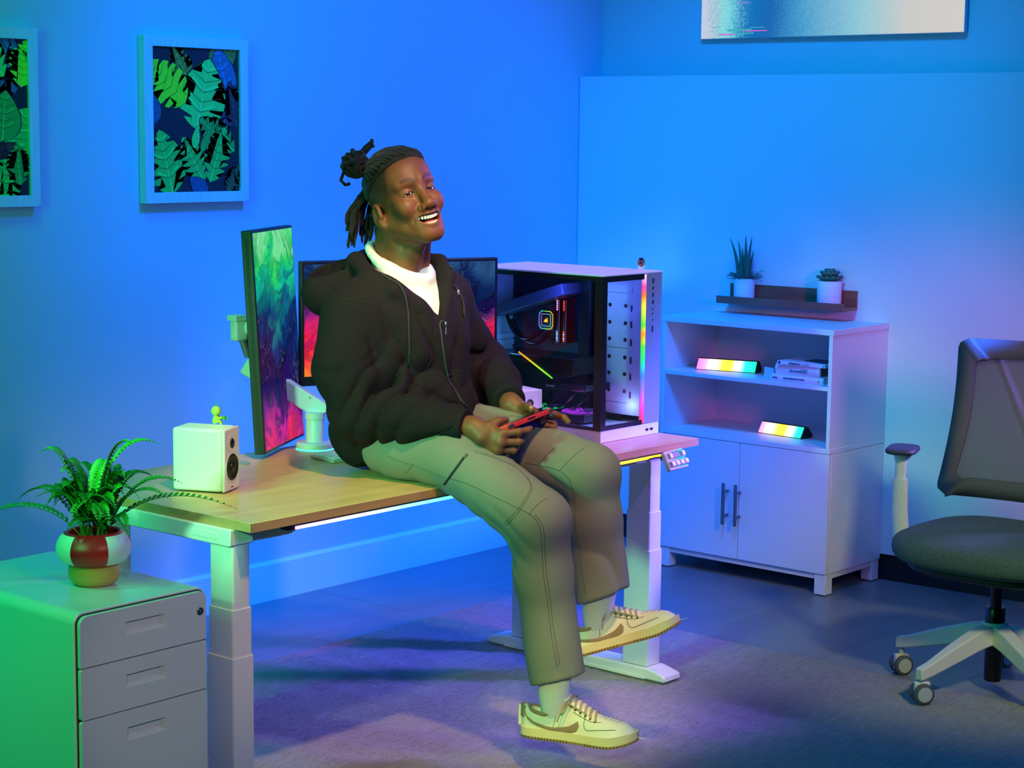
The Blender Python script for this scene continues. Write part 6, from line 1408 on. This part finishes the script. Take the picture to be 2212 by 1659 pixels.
def trousers(P):
    d = ell(P, (3.692, 3.550, 0.850), (0.178, 0.140, 0.118))
    for hp, ed, kn, an, hem, hn, sd in ((HIPR, EDR, KNR, ANR, HEMR, HNR, -1), (HIPL, EDL, KNL, ANL, HEML, HNL, 1)):
        g, ax = leg(P, hp, ed, kn, an, hem, sd); n_ = hn / np.linalg.norm(hn); h = (P - hem) @ n_
        near = h > -0.3
        g = np.where(np.linalg.norm(P - hem, axis=1) < 0.17, smax(g, h, 0.003), g)
        hol = cone(P, hem - ax * 0.050, hem + ax * 0.08, 0.052, 0.0590)
        g = smax(g, -hol, 0.006)
        d = smin(d, g, 0.020)
    d = d + leg_folds(P) + 0.0014 * wob(P, 40)
    # flattened on the desk top
    sit = np.where((P[:, 1] > 3.298) & (P[:, 0] > 3.3), (DZ + 0.0012) - P[:, 2], -1.0)
    d = smax(d, sit, 0.006)
    return d
m_trs = M('grey_twill', (124, 126, 122), 0.72, spec=0.3, var=(900, 0.06), bump=((1400, 1400, 1400), 0.2, 0.0006))
V_, F_ = isosurf(trousers, (3.44, 2.86, 0.16), (4.03, 3.72, 0.99), 0.0052, 0.022); TRS = np_obj('trousers', relax(V_, F_, 2, 0.5), F_, m_trs, PEOPLE)
m_st = M('dark_stitching', (84, 86, 82), 0.8)
def st(pts, r=0.0007, k=6): return rib('stitched_seam', pts, r, m_st, TRS, trousers, 0.0002, 5, k)
st([(3.507, 3.435, 0.801), (3.516, 3.382, 0.789), (3.519, 3.32, 0.78), (3.524, 3.253, 0.768), (3.534, 3.183, 0.758), (3.543, 3.114, 0.737), (3.553, 3.047, 0.717), (3.56, 2.994, 0.699), (3.567, 2.975, 0.671), (3.578, 2.977, 0.623), (3.587, 2.978, 0.552), (3.599, 2.974, 0.481), (3.611, 2.968, 0.386), (3.623, 2.96, 0.314)])
st([(3.57, 3.198, 0.837), (3.601, 3.143, 0.819), (3.623, 3.108, 0.802), (3.618, 3.062, 0.778), (3.598, 3.032, 0.757), (3.564, 3.027, 0.728), (3.548, 3.042, 0.699), (3.548, 3.072, 0.672)])
st([(3.606, 2.985, 0.738), (3.576, 2.993, 0.723), (3.557, 3.002, 0.701)])
st([(3.771, 3.196, 0.78), (3.783, 3.152, 0.776), (3.792, 3.105, 0.77), (3.797, 3.073, 0.751), (3.804, 3.063, 0.72), (3.81, 3.061, 0.659), (3.817, 3.059, 0.598), (3.826, 3.051, 0.525), (3.829, 3.035, 0.448)])
st([(3.843, 3.06, 0.826), (3.81, 3.075, 0.802), (3.793, 3.101, 0.767)])
st([(3.81, 3.128, 0.826), (3.79, 3.143, 0.802), (3.782, 3.159, 0.779)])
st([(3.529, 3.39, 0.76), (3.52, 3.357, 0.788)])
st([(3.564, 2.9880000000000004, 0.703), (3.571, 2.9690000000000003, 0.675), (3.582, 2.971, 0.627), (3.591, 2.9720000000000004, 0.556), (3.603, 2.9680000000000004, 0.485), (3.615, 2.962, 0.39), (3.6270000000000002, 2.954, 0.318)])
st([(3.57, 3.194, 0.831), (3.601, 3.139, 0.813), (3.623, 3.104, 0.796), (3.618, 3.058, 0.772), (3.598, 3.028, 0.751), (3.564, 3.023, 0.722), (3.548, 3.038, 0.693), (3.548, 3.068, 0.666)])
zp = [(3.5535, 3.205, 0.828), (3.534, 3.215, 0.801), (3.526, 3.236, 0.770), (3.524, 3.262, 0.742)]
rib('zip_band', zp, 0.0050, M('grey_zip_tape', (70, 80, 84), 0.7), TRS, trousers, -0.0030, 8)
zb = rib('zip_teeth', zp, 0.0016, M('dark_zip_teeth', (24, 26, 28), 0.5), TRS, trousers, 0.0016, 6)
b = B(); q = snap(trousers, [A3(3.5495, 3.207, 0.822)], 8, 0.004)[0]; cbox(b, (0, 0, 0), (0.004, 0.006, 0.012), Matrix.Translation(Vector(q)) @ Matrix.Rotation(0.5, 4, 'X')); obj('zip_pull', b, M('bright_nickel', (200, 200, 205), 0.25, metal=0.9), zb, world=True, bevel=0.001)
# ---- socks
m_sock = M('white_ribbed_sock', (226, 226, 230), 0.85)
def sock(an, top):
    ax = (an - top) / np.linalg.norm(an - top); foot_dir = A3(0, 0, 0); n_ = 84; _, u, v = frame_of(ax); b = B(); rings = []
    L = np.linalg.norm(an - top); pts = [top + ax * L * s for s in (0, 0.35, 0.7, 1.0)] + [an + ax * 0.035 + np.array(foot_dir) * 0.008, an + ax * 0.065 + np.array(foot_dir) * 0.02]
    for p, r0 in zip(pts, (0.0445, 0.0425, 0.0390, 0.0325, 0.027, 0.022)):
        rings.append([b.verts.new(Vector(p) + (u * math.cos(2 * PI * k / n_) + v * math.sin(2 * PI * k / n_)) * (r0 + (0.0010 if k % 2 else -0.0006))) for k in range(n_)])
    for p, q in zip(rings, rings[1:]):
        for k in range(n_): b.faces.new((p[k], p[(k + 1) % n_], q[(k + 1) % n_], q[k]))
    b.faces.new(rings[-1]); return obj('sock', b, m_sock, PEOPLE, world=True, smooth='all')
# ------------------------------------------------------------------ shoes (local x = toe, y = left of the foot, z = up; sole bottom at z = 0)
def shoe_half(x, s):
    """half width of the outline at x (0 heel .. 0.305 toe)"""
    t = np.clip(x / 0.305, 0, 1); base = np.interp(t, [0, .015, .05, .12, .25, .40, .55, .70, .82, .90, .95, .98, 1.0], [0.006, .017, .0265, .033, .035, .0335, .037, .0450, .0460, .0400, .0310, .0205, .007]); return base
def shoe_mid(x, side):
    t = np.clip(x / 0.305, 0, 1); return side * np.interp(t, [0, .3, .5, .7, .85, 1.0], [0, 0, .002, .004, .001, -.006])
def upper_fn(side):
    def fn(P):
        x, y, z = P[:, 0], P[:, 1], P[:, 2]; w = shoe_half(x, side) * 0.97 - 0.001; m = shoe_mid(x, side)
        h = np.interp(np.clip(x / 0.305, 0, 1), [0, .05, .2, .33, .45, .60, .72, .82, .92, .97, 1.0], [.078, .088, .092, .098, .096, .082, .070, .065, .056, .044, .026])
        zz = np.clip(z, 0, 1) / h; ww = np.maximum(w, 0.003); taper = 1.0 - 0.30 * np.clip(zz - 0.35, 0, 1) ** 1.2 * np.interp(x, [0, .1, .2, .3], [0.55, 0.8, 1.0, 0.9])
        f = (np.abs((y - m) / (ww * taper)) ** 2.6 + zz ** 2.9) ** (1 / 2.6) - 1
        d = f * np.minimum(ww, 0.04) * 0.85
        d = smax(d, 0.022 - z, 0.002)
        # collar opening dips at the ankle sides
        top = 0.073 + 9.0 * (x - 0.055) ** 2 - 0.002; op = ell(np.stack([x - 0.073, y, z - 0.104], 1), (0, 0, 0), (0.053, 0.0265, 0.062)); d = smax(d, -op, 0.003)
        cutz = z - np.interp(x, [0, 0.012, 0.035, 0.07, 0.105, 0.125, 0.14, 0.31], [.083, .081, .071, .067, .078, .090, .2, .2]); d = np.where(x < 0.14, smax(d, cutz, 0.004), d)
        return d
    return fn
m_up = M('cream_leather', (228, 222, 204), 0.42, spec=0.5, bump=((500, 500, 500), 0.08, 0.0005)); m_sol = M('cream_rubber', (226, 208, 160), 0.5); m_gum = M('gum_rubber', (178, 138, 82), 0.55); m_tan = M('taupe_leather', (150, 122, 96), 0.5); m_lace = M('taupe_lace', (172, 146, 124), 0.8); m_hole = M('dark_eyelet', (30, 26, 24), 0.8)
SHM = []
def shoe(heel, toe, up, side, name='shoe'):
    heel, toe = Vector(heel), Vector(toe); xd = (toe - heel).normalized(); zd = Vector(up); zd = (zd - xd * zd.dot(xd)).normalized(); yd = zd.cross(xd)
    SM = np.array(axes(heel, xd, yd, zd)); W = lambda V: V @ SM[:3, :3].T + SM[:3, 3]; fn = upper_fn(side); BMx = axes(heel, xd, yd, zd); SHM.append(BMx)
    V, F = isosurf(fn, (-0.012, -0.062, 0.010), (0.318, 0.062, 0.112), 0.0027, 0.03); sh_ = np_obj('shoe', W(relax(V, F, 2, 0.5)), F, m_up, PEOPLE)
    outl = lambda g, n=44: [(x, float(shoe_mid(np.array([x]), side)[0] + s * (shoe_half(np.array([x]), side)[0] + g))) for s, xs in ((1, 0.1525 * (1 - np.cos(np.linspace(0, PI, n)))), (-1, 0.1525 * (1 + np.cos(np.linspace(0, PI, n))))) for x in xs]
    def slab(z0, z1, g0, g1, f0=1.0, f1=1.0):
        b = B(); A = []; C = []
        for (p, q) in zip(outl(g0), outl(g1)):
            sp = 1.1 * max(0, p[0] - 0.235) ** 1.6
            A.append(b.verts.new(BMx @ Vector((p[0] + (0.002 if p[0] > 0.15 else -0.002), p[1], z0 + sp)))); C.append(b.verts.new(BMx @ Vector((q[0] + (0.002 if q[0] > 0.15 else -0.002), q[1], z1 + sp * f1))))
        n = len(A)
        for k in range(n): b.faces.new((A[k], A[(k + 1) % n], C[(k + 1) % n], C[k]))
        b.faces.new(A[::-1]); b.faces.new(C); return b
    so = obj('midsole', slab(0.0065, 0.0275, 0.0035, 0.0025, 1.0, 0.8), m_sol, sh_, world=True, smooth=30)
    obj('outsole', slab(0.0, 0.0070, 0.0015, 0.0036), m_gum, sh_, world=True)
    b = B()
    for i in range(34):
        x = 0.006 + i * 0.0085
        if 0.14 < x < 0.18: continue
        for s in (1, -1):
            y = float(shoe_mid(np.array([x]), side)[0] + s * (shoe_half(np.array([x]), side)[0] + 0.0036)); cbox(b, (x, y, 0.0042 + 1.1 * max(0, x - 0.235) ** 1.6), (0.0012, 0.0014, 0.0075), BMx)
    obj('tread_grooves', b, m_hole, so, world=True, kind='stuff')
    sn = lambda pts, off, k=5: W(snap(fn, dens([np.array(p, float) for p in pts], k), 6, off))
    line = lambda nm, pts, r, mat, off=0.0004, k=5, par=None, n=6: obj(nm, (lambda b: (tube(b, [Vector(p) for p in sn(pts, off, k)], r, n), b)[1])(B()), mat, par or sh_, world=True, smooth='all')
    # curved side flash, both sides, laid on the leather
    for s in (1, -1):
        top = dens([A3(0.004, s * .03, 0.066), A3(0.040, s * .04, 0.047), A3(0.090, s * .045, 0.038), A3(0.135, s * .045, 0.046), A3(0.160, s * .045, 0.0625)], 8); bot = dens([A3(0.004, s * .03, 0.0625), A3(0.040, s * .04, 0.040), A3(0.095, s * .045, 0.0275), A3(0.150, s * .045, 0.031), A3(0.164, s * .045, 0.049)], 8)
        tip = dens([A3(0.160, s * .045, 0.0625), A3(0.1615, s * .045, 0.0600), A3(0.1640, s * .045, 0.049)], 4)
        rows = []
        for tt in np.linspace(0, 1, 5): rows.append(snap(fn, top * (1 - tt) + bot * tt, 6, 0.0011))
        G = np.array(rows); nr, nc = G.shape[:2]; idx = np.arange(nr * nc).reshape(nr, nc); Fq = np.stack([idx[:-1, :-1], idx[:-1, 1:], idx[1:, 1:], idx[1:, :-1]], -1).reshape(-1, 4)
        so_ = np_obj('side_flash', W(G.reshape(-1, 3)), Fq, m_tan, sh_); md = so_.modifiers.new('t', 'SOLIDIFY'); md.thickness = 0.0016; md.offset = 0
        line('overlay_seam', [(0.178, s * .04, 0.075), (0.176, s * .045, 0.055), (0.185, s * .045, 0.042), (0.215, s * .045, 0.046), (0.262, s * .035, 0.050)], 0.0007, m_hole)
        line('overlay_seam', [(0.145, s * .04, 0.085), (0.190, s * .038, 0.066), (0.222, s * .028, 0.062)], 0.0006, m_hole)
        line('overlay_seam', [(0.100, s * .04, 0.078), (0.098, s * .045, 0.052), (0.090, s * .045, 0.030)], 0.0006, m_hole)
    # padded collar edge and heel tab
    col_pts = [A3(0.073 + 0.0535 * math.cos(q), 0.0285 * math.sin(q), np.interp(0.073 + 0.0535 * math.cos(q), [0, 0.012, 0.035, 0.07, 0.105, 0.125], [.083, .081, .071, .067, .078, .090]) - 0.0015) for q in np.radians(np.linspace(38, 322, 36))]
    b = B(); tube(b, [Vector(p) for p in W(np.array(col_pts))], 0.0048, 8); obj('collar', b, m_tan, sh_, world=True, smooth='all')
    b = B(); g = []
    for zt in np.linspace(0.050, 0.082, 6): g.append([b.verts.new(Vector(p)) for p in W(snap(fn, np.array([A3(-0.004 + 0.016 * abs(a) ** 1.6, 0.019 * a, zt) for a in np.linspace(-1, 1, 9)]), 6, 0.0010))])
    for r0, r1 in zip(g, g[1:]):
        for k in range(8): b.faces.new((r0[k], r0[k + 1], r1[k + 1], r1[k]))
    o = obj('heel_tab', b, m_tan, sh_, world=True, smooth='all'); md = o.modifiers.new('t', 'SOLIDIFY'); md.thickness = 0.0016; md.offset = 0
    # tongue
    b = B(); g = []
    for t in np.linspace(0, 1, 9):
        x = 0.205 - 0.115 * t; z = 0.061 + 0.060 * t ** 0.9; hw = 0.019 + 0.007 * t
        g.append([b.verts.new(BMx @ Vector((x + 0.004 * abs(a), hw * a, z - 0.007 * a * a + 0.001))) for a in np.linspace(-1, 1, 9)])
    for r0, r1 in zip(g, g[1:]):
        for k in range(8): b.faces.new((r0[k], r0[k + 1], r1[k + 1], r1[k]))
    tg = obj('tongue', b, m_up, sh_, world=True, smooth='all'); md = tg.modifiers.new('t', 'SOLIDIFY'); md.thickness = 0.008; md.offset = -1
    tm = axes(BMx @ Vector((0.101, 0.0, 0.1225)), yd * 1.0, (zd * 0.50 - xd * 0.86), (xd * 0.50 + zd * 0.86))
    lb = obj('tongue_label', prism(B(), rrect(-0.0165, 0.0165, -0.011, 0.0115, 0.003), -0.0008, 0.0020, tm), m_tan, sh_, world=True)
    text('label_lettering', 'NIKE', 0.0085, tm @ Matrix.Translation((0, 0.0012, 0.0021)), M('white_thread', (232, 230, 226), 0.6), lb, align='CENTER', bold=0.0003)
    sw = [(-0.010, -0.0025), (-0.0075, -0.0062), (-0.003, -0.0070), (0.011, -0.0008), (-0.003, -0.0048), (-0.0066, -0.0048)]
    obj('label_tick', prism(B(), sw, 0.0020, 0.0024, tm), M('white_thread', (232, 230, 226), 0.6), lb, world=True)
    # laces: five crossings plus a bow
    for i in range(6):
        x = 0.205 - 0.0135 * i; zt = 0.0690 + 0.0068 * i + 0.0045
        pts = [(x + 0.002, -0.030 - 0.0004 * i, zt - 0.011), (x - 0.001, -0.020, zt - 0.001), (x - 0.004, 0.0, zt + 0.0055), (x - 0.007, 0.020, zt + 0.001), (x - 0.008, 0.030, zt - 0.009)]
        b = B(); tube(b, [BMx @ Vector(p) for p in dens(pts, 5)], 0.0030, 8, flat=0.55); obj('lace', b, m_lace, sh_, world=True, smooth='all')
        for s in (1, -1):
            e = W(snap(fn, np.array([A3(x, s * 0.034, zt - 0.010)]), 6, 0.0003))[0]; b = B(); sphere(b, Vector(e), 0.0023, 8); obj('eyelet', b, m_hole, sh_, world=True, smooth='all')
    for s, dx in ((1, 0.0), (-1, 0.004)):
        pts = [(0.140, 0.0, 0.112), (0.133 + dx, s * 0.020, 0.112), (0.125 + dx, s * 0.040, 0.100), (0.118 + dx, s * 0.050, 0.080), (0.126 + dx, s * 0.051, 0.086), (0.137, s * 0.030, 0.108), (0.141, 0.0, 0.112)]
        b = B(); tube(b, [BMx @ Vector(p) for p in dens(pts, 6)], 0.0019, 6); obj('lace_bow', b, m_lace, sh_, world=True, smooth='all')
        pts = [(0.140, 0, 0.112), (0.128, s * 0.030, 0.105), (0.120, s * 0.047, 0.082), (0.112, s * 0.050, 0.058)]
        b = B(); tube(b, [BMx @ Vector(p) for p in dens(pts, 6)], 0.0018, 6); obj('lace_end', b, m_lace, sh_, world=True, smooth='all')
    b = B()
    for i in range(5):
        for j in range(7):
            p = W(snap(fn, np.array([A3(0.222 + i * 0.0115 - 0.0012 * abs(j - 3), (j - 3) * 0.0072, 0.08)]), 8, 0.0001))[0]; sphere(b, Vector(p), 0.0009, 6)
    obj('toe_perforations', b, m_hole, sh_, world=True, kind='stuff')
    return sh_
SHR_ = shoe((3.668, 3.108, 0.100), (3.772, 2.815, 0.103), (0.02, 0.0, 1), -1)
SHL_ = shoe((3.893, 3.122, 0.250), (4.012, 2.866, 0.352), (-0.05, 0.38, 0.92), 1)
for sm_, hem, kn in ((SHM[0], HEMR, KNR), (SHM[1], HEML, KNL)): sock(np.array(sm_ @ Vector((0.086, 0, 0.072))), hem + (kn - hem) * 0.12 + A3(0, 0.004, 0))

# ------------------------------------------------------------------ handheld console
GM = axes(CC, -CU, CV, CN)
hc = thing('handheld_console', 'red handheld game console held in both hands of the seated person', 'game console', tuple(CC), rot=GM.to_euler())
m_redp = M('red_plastic', (214, 40, 50), 0.4); m_redd = M('bright_red_grip', (226, 62, 56), 0.4)
obj('tablet', bx(-0.0875, 0.0875, -0.051, 0.051, -0.0075, 0.0065), m_redp, hc, bevel=0.003, seg=2)
obj('display', bx(-0.0865, 0.0865, -0.0495, 0.0495, 0.0066, 0.0078), M('dark_screen_glass', (10, 12, 22), 0.08, spec=0.8), hc)
for s in (-1, 1):
    b = B(); x0, x1 = (0.0885, 0.121) if s > 0 else (-0.121, -0.0885)
    prism(b, rrect(x0, x1, -0.051, 0.051, 0.022, 6, (1, 0, 0, 1) if s > 0 else (0, 1, 1, 0)), -0.0085, 0.0070); g = obj('grip', b, m_redd, hc, bevel=0.0035, seg=3)
    b = B(); cyl(b, (s * 0.1045, 0.020 if s < 0 else -0.008, 0.007), (s * 0.1045, 0.020 if s < 0 else -0.008, 0.0115), 0.0055, n=18); cyl(b, (s * 0.1045, 0.020 if s < 0 else -0.008, 0.0115), (s * 0.1045, 0.020 if s < 0 else -0.008, 0.0138), 0.0082, n=22); obj('thumb_stick', b, m_pcb, g, smooth=True)
    for dx, dy in ((0.0075, 0), (-0.0075, 0), (0, 0.0075), (0, -0.0075)):
        b = B(); cy = -0.012 if s < 0 else 0.020; cyl(b, (s * 0.1045 + dx, cy + dy, 0.0068), (s * 0.1045 + dx, cy + dy, 0.0092), 0.0034, n=14); obj('face_button', b, m_pcb, g, smooth=True)
    obj('shoulder_button', bx(min(s * 0.090, s * 0.114), max(s * 0.090, s * 0.114), 0.0470, 0.0535, -0.0035, 0.0048), M('grey_button', (52, 56, 70), 0.4), g, bevel=0.002)
    b = B(); superell(b, (s * 0.101, 0.045, -0.0135), (0.012, 0.009, 0.0065), 3, 2.4, 20, 12); obj('trigger_button', b, M('grey_button', (52, 56, 70), 0.4), g, smooth='all')
obj('top_vent', bx(-0.02, 0.02, 0.0508, 0.0514, -0.002, 0.002), m_pcb, hc)
